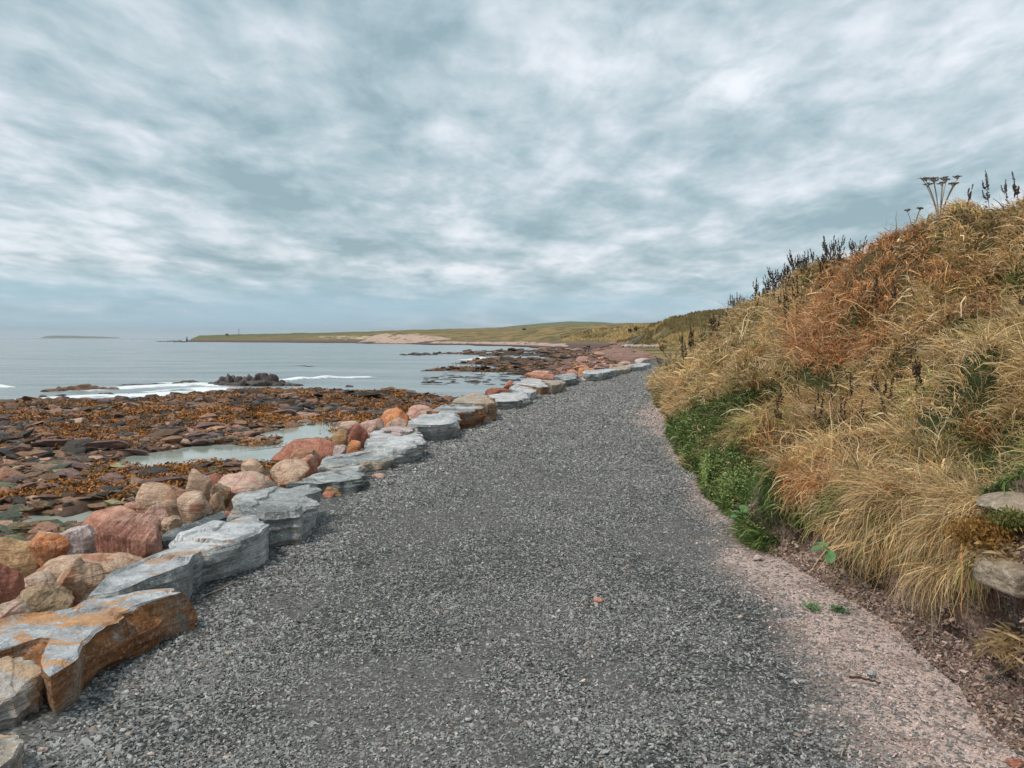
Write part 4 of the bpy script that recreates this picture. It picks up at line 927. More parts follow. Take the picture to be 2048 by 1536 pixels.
bc = np.tile(np.array([.105, .078, .036]), (len(X3), 1)); bc = mixc(bc, (.055, .065, .025), ss(q2, .45, .6))
so = mixc(np.tile(np.array([.17, .105, .08]), (len(X3), 1)), (.38, .27, .22), ss(q1, .48, .66)); so = mixc(so, (.07, .045, .035), ss(-q1, -.44, -.34))
sm_ = (1 - ss(Vb.ravel(), .15, .2)) * e3
bc = bc * (1 - sm_[:, None]) + so * sm_[:, None]
bank = mk('bank', np.column_stack([X3, Y3, Z3]), grid_faces(len(yb), len(vb)), M['soil'], smooth=True, col=bc); tag(bank, kind='structure')

# ---- grass colouring by place on the bank (photo pixel regions turned into a colour field)
def to_px(x, y, z):
    f = np.array([0, math.cos(PITCH), -math.sin(PITCH)]); u_ = np.array([0, math.sin(PITCH), math.cos(PITCH)])
    w_ = np.column_stack([x, y, z - EYE]); dpt = np.maximum(w_ @ f, .2)
    return 1024 + FPX * x / dpt, 768 - FPX * (w_ @ u_) / dpt
def gauss(px, py, cx, cy, sx, sy, rot=0):
    a = math.radians(rot); dx_ = px - cx; dy_ = py - cy
    u_ = (dx_ * math.cos(a) + dy_ * math.sin(a)) / sx; v_ = (-dx_ * math.sin(a) + dy_ * math.cos(a)) / sy
    return np.exp(-(u_ ** 2 + v_ ** 2))
def grass_field(x, y, z, r):
    n = len(x); px, py = to_px(x, y, z)
    P = np.column_stack([x, y, z])
    a = fbm(P * 1.2, 3, 92); b_ = fbm(P * 3.5, 3, 93)
    straw = np.array([.80, .56, .28]); olive = np.array([.42, .31, .12]); rusty = np.array([.76, .40, .175]); green = np.array([.22, .32, .085]); dgreen = np.array([.07, .12, .04])
    pale = np.array([.82, .65, .42])
    wo_ = ss(a, .47, .66); c = straw * (1 - wo_[:, None]) + olive * wo_[:, None]
    wr = np.clip(gauss(px, py, 1760, 520, 120, 85) * 1.2 + gauss(px, py, 1690, 640, 95, 60, -35) * 1.0 + gauss(px, py, 1630, 690, 70, 40) * .9 + gauss(px, py, 1600, 975, 70, 40, 20) * .8 + gauss(px, py, 1530, 780, 50, 20) * .7 + gauss(px, py, 1990, 600, 60, 60) * .5 + gauss(px, py, 1720, 700, 90, 40) * .4 + (b_ - .5) * .8, 0, 1)
    wr = ss(wr, .25, .7); c = c * (1 - wr[:, None]) + rusty * wr[:, None]
    wg = np.clip(gauss(px, py, 1420, 842, 105, 30, -25) * 1.8 + gauss(px, py, 1375, 880, 35, 30) * .7 + gauss(px, py, 1460, 985, 95, 85) * 1.6 + gauss(px, py, 1555, 1060, 90, 60) * 1.5 + gauss(px, py, 1310, 800, 40, 30) * .6 + gauss(px, py, 2010, 940, 90, 60) * 1.0 + gauss(px, py, 1700, 1010, 50, 40) * .6 + gauss(px, py, 2030, 560, 40, 25) * .6 + gauss(px, py, 1560, 780, 60, 25) * .4 + (b_ - .5) * .7, 0, 1)
    wg = ss(wg, .3, .75); gg = np.where((r.uniform(0, 1, n) < .5)[:, None], green, dgreen)
    c = c * (1 - wg[:, None]) + gg * wg[:, None]
    # single pale dry stalks and dark ones
    rp = r.uniform(0, 1, n); c = np.where((rp < .20 * (1 - .7 * wg))[:, None], pale, c); c = np.where((rp > .82)[:, None], c * .38, c)
    c = c * r.uniform(.6, 1.35, n)[:, None]; c = c * (.85 + .4 * (fbm(P * .9, 2, 95)[:, None] - .3))
    return c, wr, wg
def blades(n, ymin, ymax, seed, length, width, vlo=.17, vhi=1.1, power=1.0, segs=4, up=.55, lipfall=False, tuss=0, hang=0, sig=.07):
    r = np.random.default_rng(seed)
    y = ymin * (ymax / ymin) ** (r.uniform(0, 1, n) ** power); v = r.uniform(vlo, vhi, n)
    if lipfall: v = vlo + (vhi - vlo) * r.uniform(0, 1, n) ** 1.6
    ox = oy = None
    if tuss:
        K_ = max(1, n // tuss); cy0 = ymin * (ymax / ymin) ** (r.uniform(0, 1, K_) ** power); cv0 = r.uniform(vlo, vhi, K_); ci = r.integers(0, K_, n)
        sg = sig * np.clip(cy0[ci] / 7, .8, 3) * (.6 + .8 * vn(np.column_stack([ci * 1.37, ci * 0]), 5)); ox = r.normal(0, 1, n); oy = r.normal(0, 1, n)
        wdt = np.maximum(crest(cy0[ci])[0] - eright(cy0[ci]), 1); y = cy0[ci] + oy * sg; v = np.clip(cv0[ci] + ox * sg / wdt, vlo, vhi + .05); tk = r.uniform(0, 1, K_)[ci]; tl = (.75 + .6 * vn(np.column_stack([ci * 2.11, ci * 0]), 6))
    x, y, z = bank_xyz(y, v)
    if tuss: z = z + .5 * sg * np.exp(-(ox ** 2 + oy ** 2) * .5)
    px, py = to_px(x, y, z); k = (px < 2250) & (y > .8); x, y, z, v = x[k], y[k], z[k], v[k]; n = len(x)
    if tuss: ox, oy, tl, tk = ox[k], oy[k], tl[k], tk[k]
    clump = fbm(np.column_stack([x, y, z]) * 3.0, 3, 96)
    k = r.uniform(0, 1, n) < .50 + 2.4 * (clump - .42); x, y, z, v, clump = x[k], y[k], z[k], v[k], clump[k]; n = len(x)
    if tuss: ox, oy, tl, tk = ox[k], oy[k], tl[k], tk[k]
    c, wr, wg = grass_field(x, y, z, r)
    if tuss:
        th_ = tk[:, None]; c = c * (.70 + .65 * ((th_ * 7.3) % 1)); gsel = (((th_ * 13.7) % 1) < .11) & (wr[:, None] < .5); c = np.where(gsel, c * np.array([.55, .75, .42]), c); rs = ((th_ * 29.1) % 1) < .10; c = np.where(rs, c * np.array([1.0, .68, .55]), c)
    dist = np.sqrt(x * x + y * y)
    shortc = 1 - .45 * ss(v, .78, .95) - .3 * (1 - ss(v, .0, .2)) * (y > 12); L = length * shortc * r.gamma(6, 1 / 6., n) * (.7 + .9 * np.clip((clump - .3) * 2, 0, 1)) * (1 - .5 * wg) * np.interp(y, [5, 8, 14, 40], [1, .78, .85, 1.15])
    W = width * (.85 + .3 * (rp_ := r.uniform(0, 1, n))) * r.uniform(.5, 1.3, n) * (1 + 1.1 * (r.uniform(0, 1, n) < .10)) * np.clip(dist / 4.5, 1, 7)
    # combing direction: downhill towards the path and along it, swirling
    th = 4.2 * np.pi * (fbm(np.column_stack([x * .9, y * .9, z * .8]), 2, 97) - .5) + r.normal(0, .8, n)
    ddx = -np.cos(th) ; ddy = -np.sin(th) * .9
    if tuss:
        ddx = ox * .9 - .32 + .55 * ddx; ddy = oy * .9 + .55 * ddy; mg = np.hypot(ddx, ddy) + 1e-6; sc_ = np.minimum(mg, 1.0); ddx = ddx / mg * sc_; ddy = ddy / mg * sc_; L = L * tl
    hx, hy = ddx, ddy
    bend = np.clip(r.normal(.95, .35, n), .1, 1.7) * (1 + .3 * clump); lean = r.normal(0, .25, (n, 2))
    S_ = segs + 1; pts = np.zeros((n, S_, 3)); pts[:, 0] = np.column_stack([x, y, z - .01])
    for s in range(1, S_):
        f = (s - .5) / segs; ang = bend * (f ** .8) * 1.6 + .25 + hang * (.3 + f)   # angle from vertical
        st = L / segs
        pts[:, s, 0] = pts[:, s - 1, 0] + st * (np.sin(ang) * hx + lean[:, 0] * .4 + .30 * r.normal(0, 1, n) * f)
        pts[:, s, 1] = pts[:, s - 1, 1] + st * (np.sin(ang) * hy + lean[:, 1] * .4 + .30 * r.normal(0, 1, n) * f)
        pts[:, s, 2] = pts[:, s - 1, 2] + st * np.cos(ang) * up * 1.4
    # width vector: perpendicular to heading, random roll
    wa = r.uniform(0, np.pi, n); wv = np.column_stack([-hy * np.cos(wa), hx * np.cos(wa), np.sin(wa) * .6]); wv /= np.linalg.norm(wv, axis=1)[:, None] + 1e-6
    tw = np.linspace(1, .18, S_) ** .8
    A = pts + wv[:, None] * (W[:, None] * tw[None])[:, :, None] * .5; Bq = pts - wv[:, None] * (W[:, None] * tw[None])[:, :, None] * .5
    V = np.stack([A, Bq], 2).reshape(n, S_ * 2, 3)
    f0 = np.array([(2 * s, 2 * s + 1, 2 * s + 3, 2 * s + 2) for s in range(segs)])
    F = f0[None] + (np.arange(n) * S_ * 2)[:, None, None]
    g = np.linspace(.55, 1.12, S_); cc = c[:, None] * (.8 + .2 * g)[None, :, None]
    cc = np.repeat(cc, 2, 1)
    return V.reshape(-1, 3), F.reshape(-1, 4), cc.reshape(-1, 3)
parts = [blades(90000, 2.2, 9, 1001, .135, .0048, up=.6, power=.9),
         blades(190000, 2.4, 9, 1011, .18, .0046, up=.7, power=.85, tuss=110, sig=.07),
         blades(70000, 8, 24, 1002, .185, .0052, up=.6, power=.9, segs=3),
         blades(130000, 8, 24, 1012, .205, .0052, up=.75, power=.9, segs=3, tuss=70, sig=.10),
         blades(60000, 22, 56, 1003, .26, .0050, up=.8, segs=3, vlo=.05, tuss=30, sig=.1),
         blades(5000, 2.6, 22, 1020, .36, .0046, up=1.0, segs=4, vlo=.2),
         blades(16000, 3.5, 5.9, 1004, .145, .0042, vlo=.15, vhi=.20, up=.8, hang=.9, tuss=120, sig=.06),
         blades(9000, 3.6, 4.6, 1005, .20, .0040, vlo=.13, vhi=.19, up=.8, hang=1.5, tuss=150, sig=.05),
         blades(7000, 4.3, 5.8, 1007, .22, .0050, vlo=.13, vhi=.18, up=.8, hang=1.5, tuss=150, sig=.05),
         blades(40000, 5.6, 36, 1006, .14, .0046, vlo=.0, vhi=.2, up=.8, segs=3, tuss=60, sig=.06)]
Vs, Fs, Cs, off = [], [], [], 0
for V, F, c in parts: Vs.append(V); Fs.append(F + off); Cs.append(c); off += len(V)
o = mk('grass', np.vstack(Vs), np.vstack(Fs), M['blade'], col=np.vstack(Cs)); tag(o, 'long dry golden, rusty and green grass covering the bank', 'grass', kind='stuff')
del parts, Vs, Fs, Cs

# ------------------------------------------------------------------ far hills, island
def ridge(name, pts, d, zb, depth, colr, seed):
    P = np.array([px2w(a, b_, d=d) for a, b_ in pts]); n = 160
    s = np.linspace(0, 1, n); si = (P[:, 0] - P[0, 0]) / (P[-1, 0] - P[0, 0]); X = P[0, 0] + s * (P[-1, 0] - P[0, 0]); Z = np.interp(s, si, P[:, 2])
    Z = Z + (vn(np.column_stack([X * 12 / depth, X * 0]), seed) - .5) * (Z - zb) * .06
    rows = []
    for k, (f, h) in enumerate(((0, 0), (.25, .45), (.6, .85), (1, 1), (1.6, .8), (2.2, 0))):
        rows.append(np.column_stack([X * (1 + (f - 1) * depth / d), np.full(n, d + (f - 1) * depth), zb + (Z - zb) * h]))
    V = np.vstack(rows); cl_ = np.array(colr) * (.75 + .5 * fbm(V * .004, 3, seed)[:, None])
    o = mk(name, V, grid_faces(6, n), M['ground'], smooth=True, col=cl_); tag(o, kind='structure')
ridge('hills', [(940, 662), (1000, 655), (1040, 651), (1090, 646.5), (1140, 643), (1180, 643.5), (1230, 647), (1320, 650), (1500, 652)], 3200, -2, 900, (.10, .13, .045), 3)
ridge('island', [(82, 675.5), (92, 672.2), (110, 671), (150, 671.5), (200, 673), (240, 675.3)], 8500, -3, 900, (.09, .10, .06), 5)
# far stretch of path climbing between the dunes
cen = np.array([px2w(1243, 690, d=150)[:2], px2w(1256, 685, d=175)[:2], px2w(1270, 679, d=205)[:2], px2w(1277, 675, d=230)[:2]])
s = np.linspace(0, 3, 60); cx_ = np.interp(s, range(4), cen[:, 0]); cy_ = np.interp(s, range(4), cen[:, 1])
lx = np.concatenate([cx_ - 1.6, cx_ + 1.6]); ly = np.concatenate([cy_, cy_]); mxz = np.maximum(ground(lx, ly), ground(lx, ly, False)) + .25
V = np.column_stack([lx, ly, mxz]); F = np.array([(i, i + 60, i + 61, i + 1) for i in range(59)])
o = mk('path', V, F, path.data.materials[0], smooth=True, attrs={'pink': np.zeros(120), 'fines': np.zeros(120)}); tag(o, kind='structure')
# row of pale blocks along that far path
for i in range(26):
    a = 1246 + i * 6.2; d = 142 - i * 1.0; p = px2w(a, 693 + .05 * i, d=d); V, F = rock_shape(3000 + i, 2, 'block', .08)
    tagm = 'palepink' if i % 3 else 'slate_tan'
    o = mk('edging_stone', V * np.array([.36, .4, .28 + .1 * (i % 4) / 3]), F, M[tagm], smooth=True); o.location = (p[0], p[1], .12)
    tag(o, 'pale squared stone in the distant row edging the far path below the dark slope', 'stone', 'row of pale stones by the far path')
def bush(px, py, wpx, hpx, d, mat, label, seed):
    p = px2w(px, py, d=d); r = np.random.default_rng(seed); w_ = wpx * d / FPX; h = hpx * d / FPX; n = 500
    q = r.normal(0, 1, (n, 3)); q /= np.linalg.norm(q, axis=1)[:, None]; q *= r.uniform(.5, 1, (n, 1)); q = q * np.array([w_ / 2, w_ / 2.5, h * .6]) * (1 + .3 * np.sin(q[:, :1] * 9)); q[:, 2] += h * .5
    s_ = w_ * .05; V = (q[:, None] + r.normal(0, s_, (n, 4, 3))).reshape(-1, 3); F = (np.arange(n) * 4)[:, None] + np.arange(4)[None]
    root = empty('bush', p, label, 'bush'); mk('foliage', V, F, M[mat], root)
    V, F = tube([(0, 0, -.3), (0, 0, h * .4), (w_ * .08, 0, h * .8)], np.array([.1, .07, .03]) * w_ / 3); mk('stem', V, F, M['stem'], root)
bush(1272, 661, 9, 7, 262, 'greenbush', 'dark rounded bush at the top of the far path', 1)
bush(1260, 663, 9, 5, 265, 'bush', 'reddish brown bush left of the dark rounded one', 2)
bush(1048, 660, 8, 3, 600, 'greenbush', 'tiny dark bush on the far pasture', 3)
# mast, beacon, hut
p = px2w(478, 672, d=760); root = empty('mast', p, 'thin tall pole standing on the headland', 'pole')
V, F = tube([(0, 0, -1), (0, 0, 6.3)], [.22, .16], 8); mk('pole', V, F, M['iron'], root, smooth=True)
V, F = tube([(0, 0, 6.1), (0, 0, 6.8)], [.34, .3], 8); mk('cap', V, F, M['iron'], root, smooth=True)
p = px2w(374, 681, d=735); root = empty('beacon', p, 'dark tapering beacon on the skerries off the headland tip', 'beacon')
V, F = tube([(0, 0, -1.5), (0, 0, 0), (0, 0, 1.8), (0, 0, 2.4)], [1.0, .95, .5, .45], 10); mk('base', V, F, M['iron'], root, smooth=True)
V, F = tube([(0, 0, 2.35), (0, 0, 3.6)], [.5, .28], 10); mk('topmark', V, F, M['iron'], root, smooth=True)
p = px2w(454, 671.5, d=750); root = empty('hut', p, 'tiny dark lookout hut on the headland left of the pole', 'hut')
bv = np.array([(-1, -1, -1), (1, -1, -1), (1, 1, -1), (-1, 1, -1), (-1, -1, 1), (1, -1, 1), (1, 1, 1), (-1, 1, 1)], float)
bf = np.array([(0, 3, 2, 1), (4, 5, 6, 7), (0, 1, 5, 4), (1, 2, 6, 5), (2, 3, 7, 6), (3, 0, 4, 7)])
mk('wall', bv * np.array([1.2, 1, 1.0]) + (0, 0, .4), bf, M['iron'], root)
rv = np.array([(-1.4, -1.2, 1.405), (1.4, -1.2, 1.405), (1.4, 1.2, 1.405), (-1.4, 1.2, 1.405), (-1.4, 0, 2.1), (1.4, 0, 2.1)])
rf = np.array([(0, 1, 5, 4), (2, 3, 4, 5)]); mk('roof', rv, rf, M['purple'], root)
for (a, b_, lab) in ((608, 669, 'left of two tiny posts on the far pasture'), (602, 669.5, 'shorter tiny post on the far pasture'),):
    p = px2w(a, b_, d=800); V, F = tube([(0, 0, -1), (0, 0, 2.2)], .3, 6); o = mk('post', V, F, M['iron']); o.location = p; tag(o, lab, 'post')

# ------------------------------------------------------------------ two walkers on the far beach
def person(p, label, top, h=1.72, lean=0.0, stride=.22, face=0):
    root = empty('person', p, label, 'person', rz=face)
    def skin(name, verts, edges, rad, mat, root_i=0):
        me = D.meshes.new(name); me.from_pydata(verts, edges, []); o = D.objects.new(name, me); C.objects.link(o); o.parent = root
        m_ = o.modifiers.new('skin', 'SKIN'); sk = me.skin_vertices[0].data
        for i, r_ in enumerate(rad): sk[i].radius = (r_, r_ * .85) if not hasattr(r_, '__len__') else r_
        sk[root_i].use_root = True
        m2 = o.modifiers.new('sub', 'SUBSURF'); m2.levels = 1; m2.render_levels = 1; me.materials.append(mat); return o
    k = h / 1.72; v = lambda *a: tuple(q * k for q in a)
    body = skin('body', [v(0, 0, .92), v(0, .0, 1.15), v(lean * .3, 0, 1.38), v(lean * .4, 0, 1.50), v(lean * .5, .0, 1.60), v(lean * .5, 0, 1.70),
        v(.10, 0, .86), v(.11, stride * .5, .48), v(.11, stride, .07), v(.11, stride + .13, .04), v(-.10, 0, .86), v(-.11, -stride * .3, .48), v(-.11, -stride, .08), v(-.11, -stride + .13, .04),
        v(.20, 0, 1.40), v(.25, -.08, 1.14), v(.25, .04, .92), v(.25, .10, .82), v(-.20, 0, 1.40), v(-.25, .08, 1.14), v(-.25, .20, .93), v(-.25, .27, .84)],
        [(0, 1), (1, 2), (2, 3), (3, 4), (4, 5), (0, 6), (6, 7), (7, 8), (8, 9), (0, 10), (10, 11), (11, 12), (12, 13), (2, 14), (14, 15), (15, 16), (16, 17), (2, 18), (18, 19), (19, 20), (20, 21)],
        [.13, .13, .15, .055, .095, .075, .09, .06, .04, .035, .09, .06, .04, .035, .06, .045, .035, .03, .06, .045, .035, .03], M['skin'])
    skin('jacket', [v(0, 0, .86), v(0, 0, 1.1), v(lean * .3, 0, 1.40), v(.21, 0, 1.40), v(.26, -.08, 1.14), v(.255, .03, .94), v(-.21, 0, 1.40), v(-.26, .08, 1.14), v(-.255, .18, .95)],
        [(0, 1), (1, 2), (2, 3), (3, 4), (4, 5), (2, 6), (6, 7), (7, 8)], [.17, .16, .17, .085, .065, .055, .085, .065, .055], top)
    skin('trousers', [v(0, 0, .92), v(.10, 0, .84), v(.11, stride * .5, .48), v(.11, stride * .95, .12), v(-.10, 0, .84), v(-.11, -stride * .3, .48), v(-.11, -stride * .95, .13)],
        [(0, 1), (1, 2), (2, 3), (0, 4), (4, 5), (5, 6)], [.14, .11, .08, .06, .11, .08, .06], M['trouser'])
    V, F = ico(2); V = V * np.array([.105, .115, .11]) * k + np.array(v(lean * .5, -.02, 1.655)); V = V[:, :]; mk('hair', V, F, M['seed'], root, smooth=True)
for (a, b_, lab, tp, ln, fc) in ((1177, 708, 'right walker in a dark jacket on the far boulder beach', M['cloth_dark'], .0, .5), (1170, 707.5, 'left walker in a brown coat on the far boulder beach', M['cloth_red'], .1, .3)):
    p = px2w(a, b_, d=146); p[2] = ground(np.array([p[0]]), np.array([p[1]]))[0] + .1; person(p, lab, tp, 1.75 if tp == M['cloth_dark'] else 1.65, ln, face=fc)

# ------------------------------------------------------------------ tall dead plants on the bank
def spike_parts(seed, h):
    r = np.random.default_rng(seed); n = 12; t_ = np.linspace(0, 1, n); b1, b2 = r.normal(0, .07, 2) * h
    P = np.column_stack([b1 * t_ ** 2, b2 * t_ ** 2, h * t_]); st = tube(P, np.linspace(.006, .0025, n), 5); seeds = []
    def along(P0, lo, hi, cnt, sp_):
        for k in range(cnt):
            f = r.uniform(lo, hi); q = np.array([np.interp(f, np.linspace(0, 1, len(P0)), P0[:, i]) for i in range(3)])
            s_ = r.uniform(.007, .015) * (1.25 - .5 * f); V, F = ico(1); a = r.uniform(0, 6.3); rr_ = sp_ * (1.2 - f) * r.uniform(.3, 1)
            seeds.append((V * np.array([1, 1, .8]) * s_ + q + np.array([math.cos(a) * rr_, math.sin(a) * rr_, 0]), F))
    along(P, .45, 1.0, 60, .035)
    stems = [st]
    for k in range(r.integers(2, 5)):
        f = r.uniform(.35, .7); q = np.array([b1 * f * f, b2 * f * f, h * f]); a = r.uniform(0, 6.3); L = h * r.uniform(.2, .34)
        e = q + np.array([math.cos(a) * L * .35, math.sin(a) * L * .35, L]); mid = (q + e) / 2 + np.array([math.cos(a), math.sin(a), 0]) * L * .12
        Pb = np.array([q, mid, e]); stems.append(tube(Pb, [.0035, .003, .002], 4)); along(Pb, .2, 1.0, 26, .02)
    lv = []
    for k in range(5):
        f = r.uniform(.08, .5); a = r.uniform(0, 6.3); L = r.uniform(.06, .12); q = np.array([b1 * f * f, b2 * f * f, h * f]); dv = np.array([math.cos(a), math.sin(a), 0]); pv = np.array([-math.sin(a), math.cos(a), 0])
        V = np.array([q, q + dv * L * .5 + pv * L * .2 + (0, 0, .02), q + dv * L - (0, 0, .05), q + dv * L * .5 - pv * L * .2 + (0, 0, .01)]); lv.append((V, np.array([[0, 1, 2, 3]])))
    return join(stems), join(seeds), join(lv)
spk = []
for i in range(5):
    (Vs_, Fs_), (Vd, Fd), (Vl, Fl) = spike_parts(50 + i, .62 + .06 * i)
    spk.append((mk('stem', Vs_, Fs_, M['stem'], link=False), mk('seed_head', Vd, Fd, M['seed'], link=False), mk('foliage', Vl, Fl, M['darkleaf'], link=False)))
def dock(x, y, z, h, lean, label, group, i):
    root = empty('dock_plant', (x, y, z - .06), label, 'dead plant', group); root.scale = (h, h, h); root.rotation_euler = (lean[0], lean[1], i * 1.7)
    for s_ in spk[i % 5]:
        c_ = s_.copy(); C.objects.link(c_); c_.parent = root
r5 = np.random.default_rng(91); G1 = 'dead seed spikes along the crest of the bank'
for i in range(250):
    u_ = r5.uniform(0, 1); y = 10.9 * (38 / 10.9) ** (u_ ** .8); vv_ = r5.uniform(.88, 1.02) if r5.uniform() < (.85 if y < 22 else .45) else r5.uniform(.75, .9) if y < 22 else r5.uniform(.3, .95)
    x, y_, z = bank_xyz(np.array([y]), np.array([vv_])); pos = 'low far end of the crest' if y > 26 else 'middle of the crest' if y > 16 else 'upper crest near the rusty grass'
    dock(x[0], y, z[0], r5.uniform(.6, 1.15) * (.85 if y < 16 else 1.0 if y < 26 else 1.1), (r5.normal(0, .16), r5.normal(.0, .18)), 'dark dead seed spike standing on the %s' % pos, G1, i)
for i, (a, b_) in enumerate([(1715, 860), (1745, 835), (1765, 850), (1798, 800), (1826, 830), (1700, 820), (1650, 850), (1680, 880), (1850, 800), (1815, 770), (1560, 870), (1540, 850), (1630, 875), (1600, 860), (1780, 870), (2035, 640), (1795, 640), (1740, 640), (1980, 430), (2020, 430), (2040, 410), (1930, 440), (1380, 690)]):
    # find the bank point behind this pixel
    vy, vx = np.meshgrid(np.geomspace(2.5, 40, 220), np.linspace(.17, 1.05, 120), indexing='ij'); x, y, z = bank_xyz(vy.ravel(), vx.ravel()); qx, qy = to_px(x, y, z)
    sc_ = np.hypot(qx - a, qy - b_) + y * 1.5; j = int(np.argmin(sc_))
    labs = ['tall black seed spike rising from straw grass in the middle of the bank', 'dead seed spike among pale straw on the bank face', 'single seed spike near the right edge of the bank', 'withered plant on the right skyline of the bank']
    lab = labs[2] if a == 2035 else labs[3] if b_ < 480 else labs[0] if b_ < 840 else labs[1]
    dock(x[j], y[j], z[j], r5.uniform(.5, .8) if y[j] < 9 else r5.uniform(.7, 1.0), (r5.normal(0, .12), r5.normal(0, .12)), lab, 'dead seed spikes on the bank face' if b_ > 480 else 'withered plants on the right skyline', i)

vy, vx = np.meshgrid(np.geomspace(14, 42, 260), np.linspace(.1, 1.0, 120), indexing='ij'); DX, DY, DZ = bank_xyz(vy.ravel(), vx.ravel()); QX, QY = to_px(DX, DY, DZ)
for i in range(70):
    t_ = r5.uniform(0, 1); a = 1318 + 250 * t_; b_ = np.interp(t_, [0, .3, .6, 1], [738, 690, 640, 585]) + abs(r5.normal(0, 14)) + 4; j = int(np.argmin(np.hypot(QX - a, QY - b_) - DY * .4))
    dock(DX[j], DY[j], DZ[j], r5.uniform(.8, 1.5), (r5.normal(0, .16), r5.normal(-.1, .2)), 'dark dead seed spike on the low far shoulder of the bank', G1, i)
# umbel plant on the skyline
def umbel(px, py, hpx, label, seed, nst=7, spread=.30):
    yv, vx = np.meshgrid(np.geomspace(6, 14, 300), np.linspace(.8, 1.1, 60), indexing='ij'); x, y, z = bank_xyz(yv.ravel(), vx.ravel()); qx, qy = to_px(x, y, z)
    j = int(np.argmin(np.hypot(qx - px, qy - py))); H = (hpx + 16) * y[j] / FPX; r = np.random.default_rng(seed)
    root = empty('umbel_plant', (x[j], y[j], z[j] - .05), label, 'dead plant')
    for k in range(nst):
        a = r.uniform(-1, 1); b_ = r.uniform(-.4, .4); hh = H * r.uniform(.78, 1.0); e = np.array([a * spread * H, b_ * spread * H, hh]); mid = e * np.array([.25, .25, .55])
        s_ = np.linspace(0, 1, 10)[:, None]; P = (2 * s_ * (1 - s_)) * mid + s_ ** 2 * e + np.array([a * .01, 0, 0])
        V, F = tube(P, np.linspace(.0075, .004, 10), 5); mk('stem', V, F, M['palestem'], root, smooth=True)
        um = []; ry = []
        for q in range(11):
            an = q * 2.4; rad = .022 * H * 3.9 * math.sqrt((q + .5) / 11); c = e + np.array([math.cos(an) * rad, math.sin(an) * rad, .03 * H + r.uniform(-.004, .006)])
            ry.append(tube([e - (0, 0, .04 * H), (e + c) / 2 - (0, 0, .005), c], [.003, .0022, .0018], 4))
            for w_ in range(4): V, F = ico(1); um.append((V * np.array([.008, .008, .005]) + c + r.normal(0, .008, 3) * (1, 1, .4), F))
        V, F = join(um); hd = mk('seed_head', V, F, M['umbel'], root); V, F = join(ry); mk('rays', V, F, M['palestem'], hd)
umbel(1880, 437, 72, 'tall branching dead umbel plant standing on the skyline', 4, 11, .42)
umbel(1822, 440, 38, 'shorter leaning dead umbel plant left of the tall one', 5, 3, .5)

# broad green leaves
def leafy(px, py, z, spec, label, seed):
    p = px2w(px, py, z=z) if z is not None else None
    root = empty('broadleaf_plant', p, label, 'plant'); r = np.random.default_rng(seed)
    for (az, el, L, Wd) in spec:
        n = 9; m_ = 5; s_ = np.linspace(0, 1, n); a = RAD(az); dv = np.array([math.cos(a) * math.cos(RAD(el)), math.sin(a) * math.cos(RAD(el)), math.sin(RAD(el))]); pv = np.array([-math.sin(a), math.cos(a), 0])
        V = []
        for i in s_:
            wd_ = Wd * math.sin(math.pi * min(1, i * .93 + .05)) ** .7 + .002
            for j in np.linspace(-1, 1, m_): V.append(dv * L * (i + .25) + pv * wd_ * j * .5 + np.array([0, 0, -.25 * L * i * i + .10 * wd_ * abs(j) + .012 * L * math.sin(i * 20 + j * 2)]))
        mk('leaf', np.array(V), grid_faces(n, m_), M['leaf'], root, smooth=True)
        V, F = tube([(0, 0, -.01), tuple(dv * L * .28)], [.004, .003], 5); mk('stalk', V, F, M['leaf'], root, smooth=True)
leafy(1962, 1122, .52, [(100, 60, .13, .09), (10, 5, .13, .08), (200, 5, .09, .07), (330, 10, .11, .07)], 'broad green dock leaves beside the long buff stone', 1)
leafy(1660, 1098, .42, [(190, 10, .09, .07), (250, -30, .07, .06), (120, 20, .08, .05)], 'small broad green leaves hanging at the eroded lip of the bank', 2)
leafy(1492, 1032, .14, [(200, 10, .12, .08), (160, 25, .10, .08), (90, 40, .12, .08), (260, 5, .09, .06)], 'green leaves low at the path edge under the weeds', 3)
def weedmat(px, py, wpx, label, seed, z=.02, cnt=160):
    p = px2w(px, py, z=z); r = np.random.default_rng(seed); R0 = wpx * p[1] / FPX / 2; P = r.normal(0, .45, (cnt, 2)) * R0 * np.array([1, 1.3]); L = r.uniform(.008, .02, cnt); a = r.uniform(0, 6.3, cnt)
    V = []
    for (x, y), l, an in zip(P, L, a):
        dv = np.array([math.cos(an), math.sin(an), .35]) * l; pv = np.array([-math.sin(an), math.cos(an), 0]) * l * .4; c = np.array([x, y, r.uniform(0, .02)]); V += [c, c + dv * .5 + pv, c + dv, c + dv * .5 - pv]
    o = mk('weed_patch', np.array(V), np.arange(cnt * 4).reshape(-1, 4), M['leaf']); o.location = p; tag(o, label, 'weed')
weedmat(1625, 1216, 42, 'small flat green weed growing in the pink grit', 5); weedmat(1678, 1222, 34, 'smaller green weed right of the flat one in the pink grit', 6)
# tuft growing among the boulders
weedmat(697, 895, 16, 'green weed tuft growing between the pale stone and the orange block', 8, z=-.02, cnt=120)

